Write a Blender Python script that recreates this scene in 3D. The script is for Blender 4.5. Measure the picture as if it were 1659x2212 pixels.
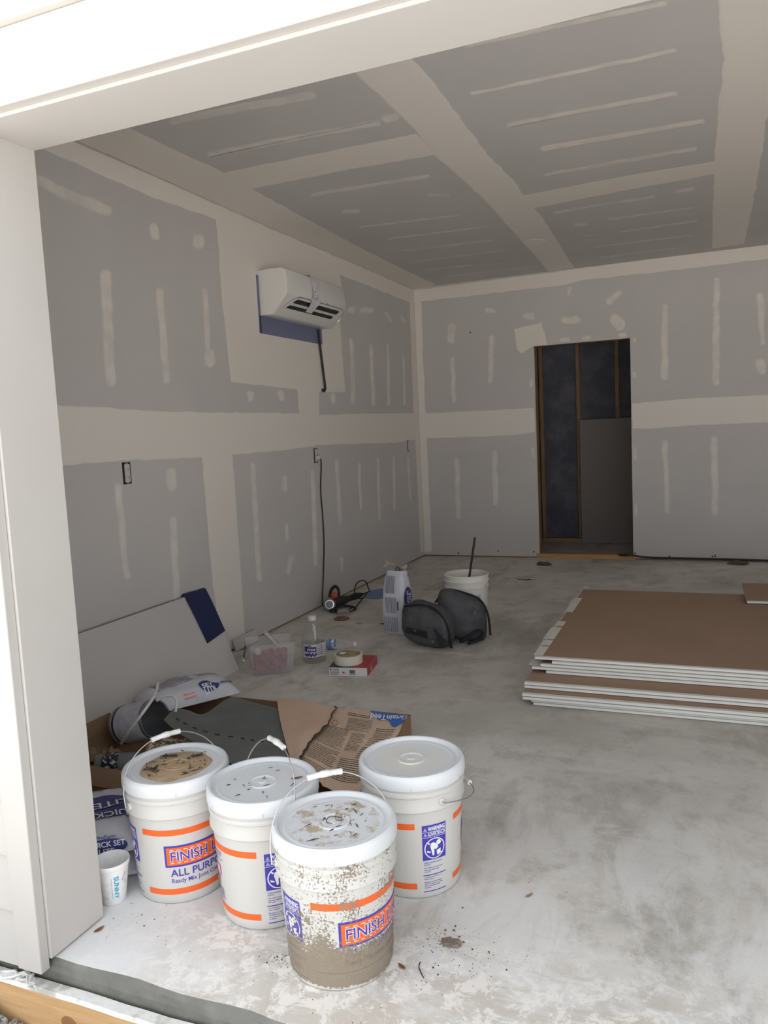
import bpy, bmesh, math, random
from math import sin, cos, pi, radians as R, atan2, sqrt
from mathutils import Vector as V, Matrix, noise as NZ

for o in list(bpy.data.objects):
    bpy.data.objects.remove(o)
S = bpy.context.scene
COL = S.collection
RND = random.Random(7)

# ------------------------------------------------------------------ camera
FPX, YAW, PITCH, ROLL = 1678.66, -0.39650, -0.10317, -0.04826
CAM = V((2.7613, -7.6390, 1.3259))
_f = V((sin(YAW) * cos(PITCH), cos(YAW) * cos(PITCH), sin(PITCH)))
_r = V((cos(YAW), -sin(YAW), 0.0))
_u = _r.cross(_f)
RT = _r * cos(ROLL) + _u * sin(ROLL)
UP = _r * -sin(ROLL) + _u * cos(ROLL)
cd = bpy.data.cameras.new('camera')
cam = bpy.data.objects.new('camera', cd)
COL.objects.link(cam)
cd.sensor_fit = 'VERTICAL'
cd.sensor_height = 36.0
cd.lens = FPX / 2212.0 * 36.0
cd.clip_start = 0.02
cam.matrix_world = Matrix(((RT.x, UP.x, -_f.x, CAM.x), (RT.y, UP.y, -_f.y, CAM.y), (RT.z, UP.z, -_f.z, CAM.z), (0, 0, 0, 1)))
S.camera = cam

# ------------------------------------------------------------------ daylight: bright overcast sky
w = bpy.data.worlds.new('overcast_sky')
S.world = w
w.use_nodes = True
bg = w.node_tree.nodes['Background']
bg.inputs[0].default_value = (0.92, 0.96, 1.0, 1)
bg.inputs[1].default_value = .85
sl = bpy.data.lights.new('sun', 'SUN'); sl.energy = 10.5; sl.angle = R(2.0); sl.color = (1.0, .98, .95)
sun = bpy.data.objects.new('sun', sl); COL.objects.link(sun)      # high behind the house: the front lies in its shade, the yard is sunlit
sun.rotation_euler = (R(-22), R(-6), 0)
S.view_settings.view_transform = 'Standard'
S.view_settings.look = 'None'
S.view_settings.gamma = 1.0
S.view_settings.use_curve_mapping = False
S.view_settings.exposure = 1.17

# ------------------------------------------------------------------ photo measurements -> places in the room
def ray(px, py):
    return _f + RT * ((px - 829.5) / FPX) - UP * ((py - 1106.0) / FPX)
def onz(px, py, z=0.0):
    d = ray(px, py); return CAM + d * ((z - CAM.z) / d.z)
def onx(px, py, x=0.0):
    d = ray(px, py); return CAM + d * ((x - CAM.x) / d.x)
def ony(px, py, y=0.0):
    d = ray(px, py); return CAM + d * ((y - CAM.y) / d.y)

# ------------------------------------------------------------------ materials
def srgb(r, g, b):
    f = lambda c: (c / 255 / 12.92) if c / 255 <= .04045 else ((c / 255 + .055) / 1.055) ** 2.4
    return (f(r), f(g), f(b))

MATS = {}
def mat(name, col, rough=.6, metal=0.0, col2=None, scale=6.0, detail=5.0, thr=(.42, .62), bump=0.0, bscale=120.0, bdist=.002,
        clear=0.0, spec=.5, trans=0.0, stretch=None):
    """principled material, optional noise mix to col2 in object space, optional bump, optional clear (see-through) share"""
    if name in MATS: return MATS[name]
    m = bpy.data.materials.new(name); m.use_nodes = True
    nt = m.node_tree; N = nt.nodes; L = nt.links
    b = N['Principled BSDF']
    b.inputs['Base Color'].default_value = (*col, 1)
    b.inputs['Roughness'].default_value = rough
    b.inputs['Metallic'].default_value = metal
    b.inputs['Specular IOR Level'].default_value = spec
    b.inputs['Transmission Weight'].default_value = trans
    tc = N.new('ShaderNodeTexCoord')
    co = tc.outputs['Object']
    if stretch:
        mp = N.new('ShaderNodeMapping'); mp.inputs['Scale'].default_value = stretch
        L.new(co, mp.inputs['Vector']); co = mp.outputs['Vector']
    if col2:
        n = N.new('ShaderNodeTexNoise'); n.inputs['Scale'].default_value = scale; n.inputs['Detail'].default_value = detail
        n.inputs['Roughness'].default_value = .6
        L.new(co, n.inputs['Vector'])
        mr = N.new('ShaderNodeMapRange'); mr.inputs[1].default_value = thr[0]; mr.inputs[2].default_value = thr[1]
        L.new(n.outputs[0], mr.inputs[0])
        mx = N.new('ShaderNodeMix'); mx.data_type = 'RGBA'
        mx.inputs[6].default_value = (*col, 1); mx.inputs[7].default_value = (*col2, 1)
        L.new(mr.outputs[0], mx.inputs[0]); L.new(mx.outputs[2], b.inputs['Base Color'])
    if bump:
        n2 = N.new('ShaderNodeTexNoise'); n2.inputs['Scale'].default_value = bscale; n2.inputs['Detail'].default_value = 4
        L.new(co, n2.inputs['Vector'])
        bp = N.new('ShaderNodeBump'); bp.inputs['Strength'].default_value = bump; bp.inputs['Distance'].default_value = bdist
        L.new(n2.outputs[0], bp.inputs['Height']); L.new(bp.outputs[0], b.inputs['Normal'])
    if clear:
        t = N.new('ShaderNodeBsdfTransparent'); ms = N.new('ShaderNodeMixShader')
        ms.inputs[0].default_value = 1 - clear
        L.new(t.outputs[0], ms.inputs[1]); L.new(b.outputs[0], ms.inputs[2])
        L.new(ms.outputs[0], N['Material Output'].inputs[0])
    MATS[name] = m
    return m

PAPER = (.60, .575, .56)      # grey drywall face paper
PAPER2 = (.57, .545, .535)
MUD = (.80, .755, .70)       # dried joint compound
M_drywall = mat('drywall_paper', PAPER, .85, col2=PAPER2, scale=1.3, detail=3, thr=(.35, .65), bump=.15, bscale=300, bdist=.0005)
def mud_material():
    m = bpy.data.materials.new('joint_compound'); m.use_nodes = True
    nt = m.node_tree; N = nt.nodes; L = nt.links; b = N['Principled BSDF']
    b.inputs['Roughness'].default_value = .8
    at = N.new('ShaderNodeAttribute'); at.attribute_name = 'cover'
    tc = N.new('ShaderNodeTexCoord')
    n = N.new('ShaderNodeTexNoise'); n.inputs['Scale'].default_value = 9; n.inputs['Detail'].default_value = 5
    L.new(tc.outputs['Object'], n.inputs['Vector'])
    ad = N.new('ShaderNodeMath'); ad.operation = 'MULTIPLY_ADD'; ad.inputs[1].default_value = .9; ad.inputs[2].default_value = -.45
    L.new(n.outputs[0], ad.inputs[0])
    a2 = N.new('ShaderNodeMath'); a2.operation = 'ADD'
    L.new(at.outputs['Fac'], a2.inputs[0]); L.new(ad.outputs[0], a2.inputs[1])
    mr = N.new('ShaderNodeMapRange'); mr.inputs[1].default_value = .02; mr.inputs[2].default_value = .5
    L.new(a2.outputs[0], mr.inputs[0])
    mx = N.new('ShaderNodeMix'); mx.data_type = 'RGBA'
    mx.inputs[6].default_value = (*PAPER, 1); mx.inputs[7].default_value = (*MUD, 1)
    L.new(mr.outputs[0], mx.inputs[0]); L.new(mx.outputs[2], b.inputs['Base Color'])
    return m
M_mud = mud_material()
M_trim = mat('painted_trim', (.525, .505, .485), .5, col2=(.51, .49, .47), scale=2)
M_white = mat('white_plastic', (.72, .72, .72), .38)
M_offwhite = mat('offwhite_plastic', (.80, .78, .72), .42, col2=(.76, .73, .66), scale=4)
M_orange = mat('orange_print', (.86, .135, .02), .4)
M_blue = mat('blue_print', (.055, .045, .40), .4)
M_navy = mat('navy_print', (.045, .05, .20), .5)
M_whiteprint = mat('white_print', (.85, .85, .86), .4)
M_pink = mat('pale_red_print', (.84, .30, .27), .5)
M_wire = mat('galvanised_wire', (.55, .55, .55), .35, metal=.9)
M_black = mat('black_plastic', (.015, .015, .018), .45)
M_rubber = mat('black_rubber', (.02, .02, .022), .6)
M_wood = mat('pine_wood', (.52, .33, .16), .7, col2=(.42, .235, .10), scale=5, thr=(.35, .7), stretch=(1, 1, 14), bump=.2, bscale=40)
M_stud = mat('stud_wood', (.34, .22, .13), .8, col2=(.26, .16, .09), scale=8, stretch=(6, 6, 1))
M_concrete_face = mat('slab_edge_concrete', (.19, .188, .168), .7, col2=(.125, .125, .112), scale=9, thr=(.35, .65), bump=.5, bscale=40, bdist=.004)
M_kraft = mat('kraft_paper', (.64, .48, .36), .85, col2=(.57, .42, .31), scale=5, bump=.3, bscale=25, bdist=.004)
M_card = mat('corrugated_cardboard', (.27, .165, .095), .85, col2=(.21, .125, .07), scale=6)
M_ink = mat('black_ink', (.03, .026, .025), .7)
M_bagpaper = mat('white_bag_paper', (.66, .66, .72), .6, col2=(.60, .60, .66), scale=6, bump=.35, bscale=18, bdist=.006)
M_bagink = mat('grey_blue_ink', (.22, .22, .27), .7)
M_leaf = mat('dead_leaf', (.20, .075, .03), .7, col2=(.28, .13, .05), scale=60)
M_twig = mat('twig_debris', (.05, .035, .025), .9)
M_gyp = mat('gypsum_core', (.70, .69, .65), .85, col2=(.62, .61, .57), scale=20)
M_brownback = mat('brown_backing_paper', (.36, .24, .165), .8, col2=(.32, .21, .142), scale=1.6, thr=(.35, .65))
M_edgetape = mat('white_edge_tape', (.72, .72, .68), .6)
M_darkpanel = mat('dark_grey_board', (.26, .235, .22), .8)
M_insul = mat('black_insulation', (.10, .10, .125), .9, col2=(.15, .145, .17), scale=5, bump=.5, bscale=12, bdist=.02)
M_steel = mat('bare_steel', (.5, .5, .5), .3, metal=1)
M_gasket = mat('grey_fabric', (.085, .083, .090), .85, col2=(.060, .058, .064), scale=14, bump=.3, bscale=300, bdist=.001)

# ------------------------------------------------------------------ object helpers
def tag(o, label=None, cat=None, group=None, kind=None):
    if label: o['label'] = label
    if cat: o['category'] = cat
    if group: o['group'] = group
    if kind: o['kind'] = kind
    return o
def thing(name, label, cat, loc=(0, 0, 0), rz=0.0, group=None):
    o = bpy.data.objects.new(name, None); COL.objects.link(o)
    o.empty_display_size = .05
    o.location = loc; o.rotation_euler = (0, 0, rz)
    return tag(o, label, cat, group)
def link(name, me, parent=None):
    o = bpy.data.objects.new(name, me); COL.objects.link(o)
    if parent: o.parent = parent
    return o
def mk(name, vs, fs, m, parent=None, smooth=False, mats=None, idx=None, attr=None):
    """one mesh object from vertex and face lists"""
    me = bpy.data.meshes.new(name)
    me.from_pydata([tuple(v) for v in vs], [], [tuple(f) for f in fs])
    for mm in (mats or [m]): me.materials.append(mm)
    if idx: me.polygons.foreach_set('material_index', idx)
    if smooth: me.polygons.foreach_set('use_smooth', [True] * len(me.polygons))
    if attr:
        for k, vals in attr.items():
            a = me.attributes.new(k, 'FLOAT', 'POINT'); a.data.foreach_set('value', vals)
    me.update()
    return link(name, me, parent)
def rebase(o):
    """put a world-space mesh's origin at the middle of its base"""
    me = o.data; co = [v.co for v in me.vertices]
    c = V((sum(v.x for v in co) / len(co), sum(v.y for v in co) / len(co), min(v.z for v in co)))
    for v in me.vertices: v.co -= c
    o.location = c
    return o

class G:
    """collects shapes into one mesh"""
    def __init__(s): s.v = []; s.f = []; s.mi = []
    def add(s, vs, fs, mi=0):
        n = len(s.v); s.v += [V(v) for v in vs]; s.f += [tuple(i + n for i in f) for f in fs]; s.mi += [mi] * len(fs); return s
    def box(s, x0, x1, y0, y1, z0, z1, mi=0, M=None):
        vs = [V(p) for p in ((x0, y0, z0), (x1, y0, z0), (x1, y1, z0), (x0, y1, z0), (x0, y0, z1), (x1, y0, z1), (x1, y1, z1), (x0, y1, z1))]
        if M: vs = [M @ p for p in vs]
        return s.add(vs, [(0, 3, 2, 1), (4, 5, 6, 7), (0, 1, 5, 4), (1, 2, 6, 5), (2, 3, 7, 6), (3, 0, 4, 7)], mi)
    def cbox(s, x0, x1, y0, y1, z0, z1, c=.004, mi=0, M=None):
        """box with chamfered edges"""
        bm = bmesh.new(); bmesh.ops.create_cube(bm, size=1)
        for v in bm.verts: v.co = V(((x0 + x1) / 2 + v.co.x * (x1 - x0), (y0 + y1) / 2 + v.co.y * (y1 - y0), (z0 + z1) / 2 + v.co.z * (z1 - z0)))
        bmesh.ops.bevel(bm, geom=bm.edges[:], offset=c, segments=2, affect='EDGES', profile=.5)
        bm.verts.index_update()
        vs = [(M @ v.co if M else v.co.copy()) for v in bm.verts]; fs = [[v.index for v in f.verts] for f in bm.faces]; bm.free()
        return s.add(vs, fs, mi)
    def lathe(s, prof, seg=48, M=None, mi=0, cap=True):
        vs = []; fs = []; rings = []
        for r, z in prof:
            if r < 1e-6: vs.append(V((0, 0, z))); rings.append([len(vs) - 1])
            else:
                rings.append(list(range(len(vs), len(vs) + seg)))
                vs += [V((r * cos(2 * pi * k / seg), r * sin(2 * pi * k / seg), z)) for k in range(seg)]
        for a, b in zip(rings, rings[1:]):
            for k in range(seg):
                j = (k + 1) % seg
                if len(a) == 1 and len(b) == 1: continue
                if len(a) == 1: fs.append((a[0], b[k], b[j]) if prof else 0)
                elif len(b) == 1: fs.append((a[k], a[j], b[0]))
                else: fs.append((a[k], a[j], b[j], b[k]))
        if M: vs = [M @ v for v in vs]
        return s.add(vs, fs, mi)
    def tube(s, pts, r, seg=8, mi=0, closed=False):
        pts = [V(p) for p in pts]; n = len(pts); vs = []; fs = []
        rr = r if isinstance(r, (list, tuple)) else [r] * n
        t0 = (pts[1] - pts[0]).normalized()
        nrm = t0.orthogonal().normalized()
        for i, p in enumerate(pts):
            t = (pts[min(i + 1, n - 1)] - pts[max(i - 1, 0)]).normalized()
            nrm = (nrm - t * nrm.dot(t)).normalized(); b = t.cross(nrm)
            vs += [p + (nrm * cos(2 * pi * k / seg) + b * sin(2 * pi * k / seg)) * rr[i] for k in range(seg)]
        for i in range(n - 1):
            for k in range(seg):
                j = (k + 1) % seg
                fs.append((i * seg + k, i * seg + j, (i + 1) * seg + j, (i + 1) * seg + k))
        fs.append(tuple(range(seg - 1, -1, -1))); fs.append(tuple((n - 1) * seg + k for k in range(seg)))
        return s.add(vs, fs, mi)
    def prism(s, poly, n, t, mi=0):
        """polygon (3D points) given thickness t along n"""
        n = V(n).normalized(); k = len(poly); a = [V(p) for p in poly]; b = [p + n * t for p in a]
        fs = [tuple(range(k - 1, -1, -1)), tuple(range(k, 2 * k))] + [(i, (i + 1) % k, k + (i + 1) % k, k + i) for i in range(k)]
        return s.add(a + b, fs, mi)
    def sheet(s, rows, t=.002, mi=0):
        """grid of 3D points given thickness t downwards"""
        nu = len(rows); nv = len(rows[0]); top = [V(p) for r in rows for p in r]; bot = [p - V((0, 0, t)) for p in top]; k = len(top); fs = []
        for i in range(nu - 1):
            for j in range(nv - 1):
                a, b, c, d = i * nv + j, i * nv + j + 1, (i + 1) * nv + j + 1, (i + 1) * nv + j
                fs += [(a, b, c, d), (k + d, k + c, k + b, k + a)]
        for i in range(nu - 1):
            for j in (0, nv - 1):
                a, d = i * nv + j, (i + 1) * nv + j; fs.append((a, d, k + d, k + a))
        for j in range(nv - 1):
            for i in (0, nu - 1):
                a, b = i * nv + j, i * nv + j + 1; fs.append((a, b, k + b, k + a))
        return s.add(top + bot, fs, mi)
    def build(s, name, m, parent=None, smooth=False, fix=True):
        o = mk(name, s.v, s.f, None, parent, smooth, mats=m if isinstance(m, list) else [m], idx=s.mi)
        if fix:
            bm = bmesh.new(); bm.from_mesh(o.data); bmesh.ops.recalc_face_normals(bm, faces=bm.faces[:]); bm.to_mesh(o.data); bm.free()
        if smooth == 'auto':
            autosmooth(o)
        return o
def autosmooth(o, ang=35):
    me = o.data
    bm = bmesh.new(); bm.from_mesh(me)
    for e in bm.edges:
        e.smooth = not (len(e.link_faces) == 2 and e.calc_face_angle(0) > R(ang))
    for f in bm.faces: f.smooth = True
    bm.to_mesh(me); bm.free()
def smooth_path(pts, k=6):
    """Catmull-Rom through the points"""
    P = [V(p) for p in pts]; out = []
    for i in range(len(P) - 1):
        p0, p1, p2, p3 = P[max(i - 1, 0)], P[i], P[i + 1], P[min(i + 2, len(P) - 1)]
        for j in range(k):
            t = j / k
            out.append(.5 * ((2 * p1) + (p2 - p0) * t + (2 * p0 - 5 * p1 + 4 * p2 - p3) * t * t + (3 * p1 - p0 - 3 * p2 + p3) * t ** 3))
    return out + [P[-1]]
def nz(x, y, z=0.0, s=1.0): return NZ.noise(V((x * s, y * s, z * s)))

TEXT = {}
def text2d(st, offset=0.0):
    """triangulated lettering in the plane: (verts, faces), height of a capital = about 0.73"""
    key = (st, offset)
    if key in TEXT: return TEXT[key]
    c = bpy.data.curves.new('lettering', 'FONT'); c.body = st; c.size = 1; c.offset = offset; c.resolution_u = 3
    o = bpy.data.objects.new('lettering', c); COL.objects.link(o)
    dg = bpy.context.evaluated_depsgraph_get()
    me = bpy.data.meshes.new_from_object(o.evaluated_get(dg))
    vs = [(v.co.x, v.co.y) for v in me.vertices]; fs = [tuple(p.vertices) for p in me.polygons]
    bpy.data.objects.remove(o); bpy.data.curves.remove(c); bpy.data.meshes.remove(me)
    TEXT[key] = (vs, fs)
    return TEXT[key]

class Print:
    """flat print: shapes in (u,v) metres laid on a surface by fn(u, v, lift)"""
    def __init__(s, fn): s.fn = fn; s.g = G(); s.mats = []
    def mi(s, m):
        if m not in s.mats: s.mats.append(m)
        return s.mats.index(m)
    def rect(s, u0, u1, v0, v1, m, lift=.0004, step=.012, vstep=None):
        nu = max(1, int(abs(u1 - u0) / step)); nv = max(1, int(abs(v1 - v0) / (vstep or step * 2)))
        vs = [s.fn(u0 + (u1 - u0) * i / nu, v0 + (v1 - v0) * j / nv, lift) for i in range(nu + 1) for j in range(nv + 1)]
        fs = [(i * (nv + 1) + j, (i + 1) * (nv + 1) + j, (i + 1) * (nv + 1) + j + 1, i * (nv + 1) + j + 1) for i in range(nu) for j in range(nv)]
        s.g.add(vs, fs, s.mi(m)); return s
    def text(s, st, u0, v0, w, h, m, lift=.0008, offset=0.0, rot=0.0, pad=0.0):
        vs, fs = text2d(st, offset)
        b, _ = text2d(st, 0.0)
        x0 = min(p[0] for p in b); x1 = max(p[0] for p in b); y0 = min(p[1] for p in b); y1 = max(p[1] for p in b)
        c, sn = cos(rot), sin(rot); out = []
        for x, y in vs:
            a = (x - x0) / (x1 - x0) * w; bb = (y - y0) / (y1 - y0) * h
            out.append(s.fn(u0 + a * c - bb * sn, v0 + a * sn + bb * c, lift))
        s.g.add(out, fs, s.mi(m)); return s
    def poly(s, pts, m, lift=.0006):
        s.g.add([s.fn(u, v, lift) for u, v in pts], [tuple(range(len(pts)))], s.mi(m)); return s
    def ring(s, cu, cv, r0, r1, m, lift=.0006, n=28, sx=1.0):
        vs = []; fs = []
        for k in range(n):
            a = 2 * pi * k / n
            vs += [s.fn(cu + sx * r0 * cos(a), cv + r0 * sin(a), lift), s.fn(cu + sx * r1 * cos(a), cv + r1 * sin(a), lift)]
        for k in range(n):
            j = (k + 1) % n; fs.append((2 * k, 2 * k + 1, 2 * j + 1, 2 * j))
        s.g.add(vs, fs, s.mi(m)); return s
    def disc(s, cu, cv, ru, rv, m, lift=.0004, rings=4, n=28):
        vs = [s.fn(cu, cv, lift)]; fs = []
        for q in range(1, rings + 1):
            vs += [s.fn(cu + ru * q / rings * cos(2 * pi * k / n), cv + rv * q / rings * sin(2 * pi * k / n), lift) for k in range(n)]
        for k in range(n):
            j = (k + 1) % n; fs.append((0, 1 + k, 1 + j))
            for q in range(1, rings):
                a, b = 1 + (q - 1) * n, 1 + q * n; fs.append((a + k, b + k, b + j, a + j))
        s.g.add(vs, fs, s.mi(m)); return s
    def build(s, name, parent):
        o = mk(name, s.g.v, s.g.f, None, parent, False, mats=s.mats, idx=s.g.mi)
        return o
def greek(P, u0, u1, v1, n, pitch, h, m, seed=1, lift=.0006, ragged=.25):
    """rows of unreadably small print as broken dashes"""
    r = random.Random(seed)
    for i in range(n):
        v = v1 - i * pitch; end = u1 - (u1 - u0) * ragged * r.random() * (1 if i % 3 == 2 else .3); u = u0
        while u < end - .001:
            l = min(end - u, (u1 - u0) * (.07 + .14 * r.random()))
            P.rect(u, u + l, v - h, v, m, lift, step=.03, vstep=1); u += l + (u1 - u0) * .018

# ------------------------------------------------------------------ the setting
H, XR, YF = 2.76, 7.3, -6.057          # ceiling height, right wall, inner face of the front wall
YO = -6.248                            # outer edge of the jamb
JX, JT, XO = 1.184, 2.078, 7.0        # opening: left jamb, head height, unseen right jamb set wide for interior light
LIGHT = (1.514, -1.319)
def struct(o): o['kind'] = 'structure'; return o

def floor_material():
    m = bpy.data.materials.new('garage_floor_concrete'); m.use_nodes = True
    nt = m.node_tree; N = nt.nodes; L = nt.links; b = N['Principled BSDF']
    tc = N.new('ShaderNodeTexCoord'); co = tc.outputs['Object']
    def noise(scale, detail=5, rough=.6, st=None, dist=0.0):
        n = N.new('ShaderNodeTexNoise'); n.inputs['Scale'].default_value = scale; n.inputs['Detail'].default_value = detail
        n.inputs['Roughness'].default_value = rough; n.inputs['Distortion'].default_value = dist
        if st:
            mp = N.new('ShaderNodeMapping'); mp.inputs['Scale'].default_value = st[0]; mp.inputs['Rotation'].default_value = (0, 0, st[1]); L.new(co, mp.inputs['Vector']); L.new(mp.outputs[0], n.inputs['Vector'])
        else: L.new(co, n.inputs['Vector'])
        return n.outputs[0]
    def mr(x, a, bb, c=0.0, d=1.0):
        n = N.new('ShaderNodeMapRange'); n.inputs[1].default_value = a; n.inputs[2].default_value = bb; n.inputs[3].default_value = c; n.inputs[4].default_value = d; L.new(x, n.inputs[0]); return n.outputs[0]
    def mix(f, a, bb):
        n = N.new('ShaderNodeMix'); n.data_type = 'RGBA'; L.new(f, n.inputs[0])
        for i, c in ((6, a), (7, bb)):
            if isinstance(c, tuple): n.inputs[i].default_value = (*c, 1)
            else: L.new(c, n.inputs[i])
        return n.outputs[2]
    def math2(op, a, bb):
        n = N.new('ShaderNodeMath'); n.operation = op; n.use_clamp = True
        for i, c in ((0, a), (1, bb)):
            if isinstance(c, float): n.inputs[i].default_value = c
            else: L.new(c, n.inputs[i])
        return n.outputs[0]
    sp = N.new('ShaderNodeSeparateXYZ'); L.new(co, sp.inputs[0])
    base = mix(mr(noise(1.1, 7, .65), .36, .62), (.51, .485, .445), (.70, .67, .625))
    base = mix(mr(noise(5.5, 9, .75), .50, .68), base, (.42, .39, .35))
    base = mix(mr(noise(1.6, 9, .7, ((1.0, .4, 1), .5), .4), .53, .64, 0, .75), base, (.34, .325, .295))
    base = mix(mr(noise(2.6, 9, .72, ((.5, 1.6, 1), .35), .5), .57, .66, 0, .6), base, (.74, .72, .69))
    # white gypsum dust, thick by the door opening, thinning out into the room
    near = mr(sp.outputs[1], -5.75, -4.5, 1.0, 0.0)
    near2 = math2('MULTIPLY', near, mr(noise(3.0, 9, .7, ((1.5, .7, 1), .6), .8), .44, .56))
    base = mix(math2('MULTIPLY', near2, .85), base, (.76, .75, .74))
    front = mr(sp.outputs[1], -5.95, -5.70, 1.0, 0.0)
    # tan footprints and smears through the dust, and white flaky crust over them
    smear = math2('MULTIPLY', front, mr(noise(4.0, 9, .72, ((.6, 2.0, 1), .9), .45), .47, .56))
    base = mix(math2('MULTIPLY', smear, .85), base, (.58, .53, .47))
    crust = math2('MULTIPLY', front, mr(noise(15, 10, .80, None, .35), .50, .545))
    base = mix(math2('MULTIPLY', crust, .85), base, (.86, .83, .79))
    # trowelled pale patch on the left by the jamb
    left = math2('MULTIPLY', mr(sp.outputs[0], 1.34, 1.62, 1.0, 0.0), mr(sp.outputs[1], -5.6, -5.4, 1.0, 0.0))
    base = mix(math2('MULTIPLY', left, .85), base, (.78, .785, .79))
    # small dark crumbs
    sp2 = math2('MULTIPLY', mr(noise(70, 3, .6), .69, .73), mr(noise(2.6, 3), .48, .6))
    base = mix(math2('MULTIPLY', sp2, .7), base, (.12, .10, .08))
    L.new(base, b.inputs['Base Color'])
    L.new(mr(noise(2.0, 5), .3, .7, .55, .8), b.inputs['Roughness'])
    bp = N.new('ShaderNodeBump'); bp.inputs['Strength'].default_value = .25; bp.inputs['Distance'].default_value = .004
    L.new(noise(38, 8, .7), bp.inputs['Height']); L.new(bp.outputs[0], b.inputs['Normal'])
    return m
M_floor = floor_material()

# slab: top with an uneven, spalled front edge, and its front face
g = G()
N_E = 120; XS0, XS1 = -.25, 7.6
edge = []
for i in range(N_E + 1):
    x = XS0 + (XS1 - XS0) * i / N_E
    edge.append(V((x, -6.232 + .012 * nz(x, 0, 3, 6) + .006 * nz(x, 9, 3, 22), 0)))
vs = []; fs = []
for p in edge: vs += [V((p.x, .9 + .6, 0)), V((p.x, -5.9, 0)), p, V((p.x, p.y - .008, -.012)), V((p.x, -6.246, -.03)), V((p.x, -6.246, -.30))]
for i in range(N_E):
    for j in range(5):
        a = i * 6 + j; fs.append((a, a + 1, a + 7, a + 6))
idx = []
for i in range(N_E):
    idx += [0, 0, 1, 1, 1]
floor = struct(mk('floor', vs, fs, None, mats=[M_floor, M_concrete_face], idx=idx))
floor['label'] = 'dusty concrete garage slab with a spalled front edge'

# walls
def wall_box(name, *b, m=M_drywall):
    return struct(G().box(*b).build(name, m))
wall_left = wall_box('wall_left', -.013, 0, YF, 0, .014, H)
G().box(-.14, -.016, YF, .14, .0, H).build('stud_backing', M_stud, wall_left)
G().box(-.016, -.006, YF, 0, 0.001, .10).build('sill_plate', M_stud, wall_left)
g = G()
DX0, DX1, DZ = 1.2184, 2.110, 2.075
g.box(0, DX0, 0, .013, .014, H).box(DX1, XR, 0, .013, .014, H).box(DX0, DX1, 0, .013, DZ, H)
wall_back = struct(g.build('wall_back', M_drywall))
g = G().box(-.14, DX0 + .002, .014, .125, 0.0, H).box(DX1 - .002, XR + .1, .014, .125, 0.0, H).box(DX0, DX1, .014, .125, DZ - .002, H)
g.build('stud_framing', M_stud, wall_back)
G().box(DX0 - .03, DX1 + .02, -.012, .125, .001, .045).build('sill_plate', M_wood, wall_back)
wall_right = wall_box('wall_right', XR, XR + .1, YF, 0, 0.0, H)
wf = G()
for a in ((-.14, JX - .02, YO + .03, YF, 0.002, H), (XO + .02, XR + .1, YO + .03, YF, 0.002, H), (JX - .02, XO + .02, YO + .03, YF, JT + .02, H)): wf.box(*a)
wall_front = struct(wf.build('wall_front', M_drywall))
# ceiling with a round cut-out for the downlight
g = G(); lx, ly = LIGHT; q = .12; rr = .074
for a in ((-.14, lx - q, YF, .14), (lx + q, XR + .1, YF, .14), (lx - q, lx + q, YF, ly - q), (lx - q, lx + q, ly + q, .14)): g.box(*a, H, H + .013)
vs = []; fs = []
for k in range(40):
    a = 2 * pi * k / 40; c_, s_ = cos(a), sin(a); e = q / max(abs(c_), abs(s_))
    vs += [V((lx + rr * c_, ly + rr * s_, H)), V((lx + e * c_, ly + e * s_, H))]
fs = [(2 * k, 2 * k + 1, 2 * ((k + 1) % 40) + 1, 2 * ((k + 1) % 40)) for k in range(40)]
g.add(vs, fs)
ceiling = struct(g.build('ceiling', M_drywall))
G().box(-.3, XR + .2, YO, 1.6, H + .16, H + .2).build('roof_deck', M_stud, ceiling)

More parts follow.
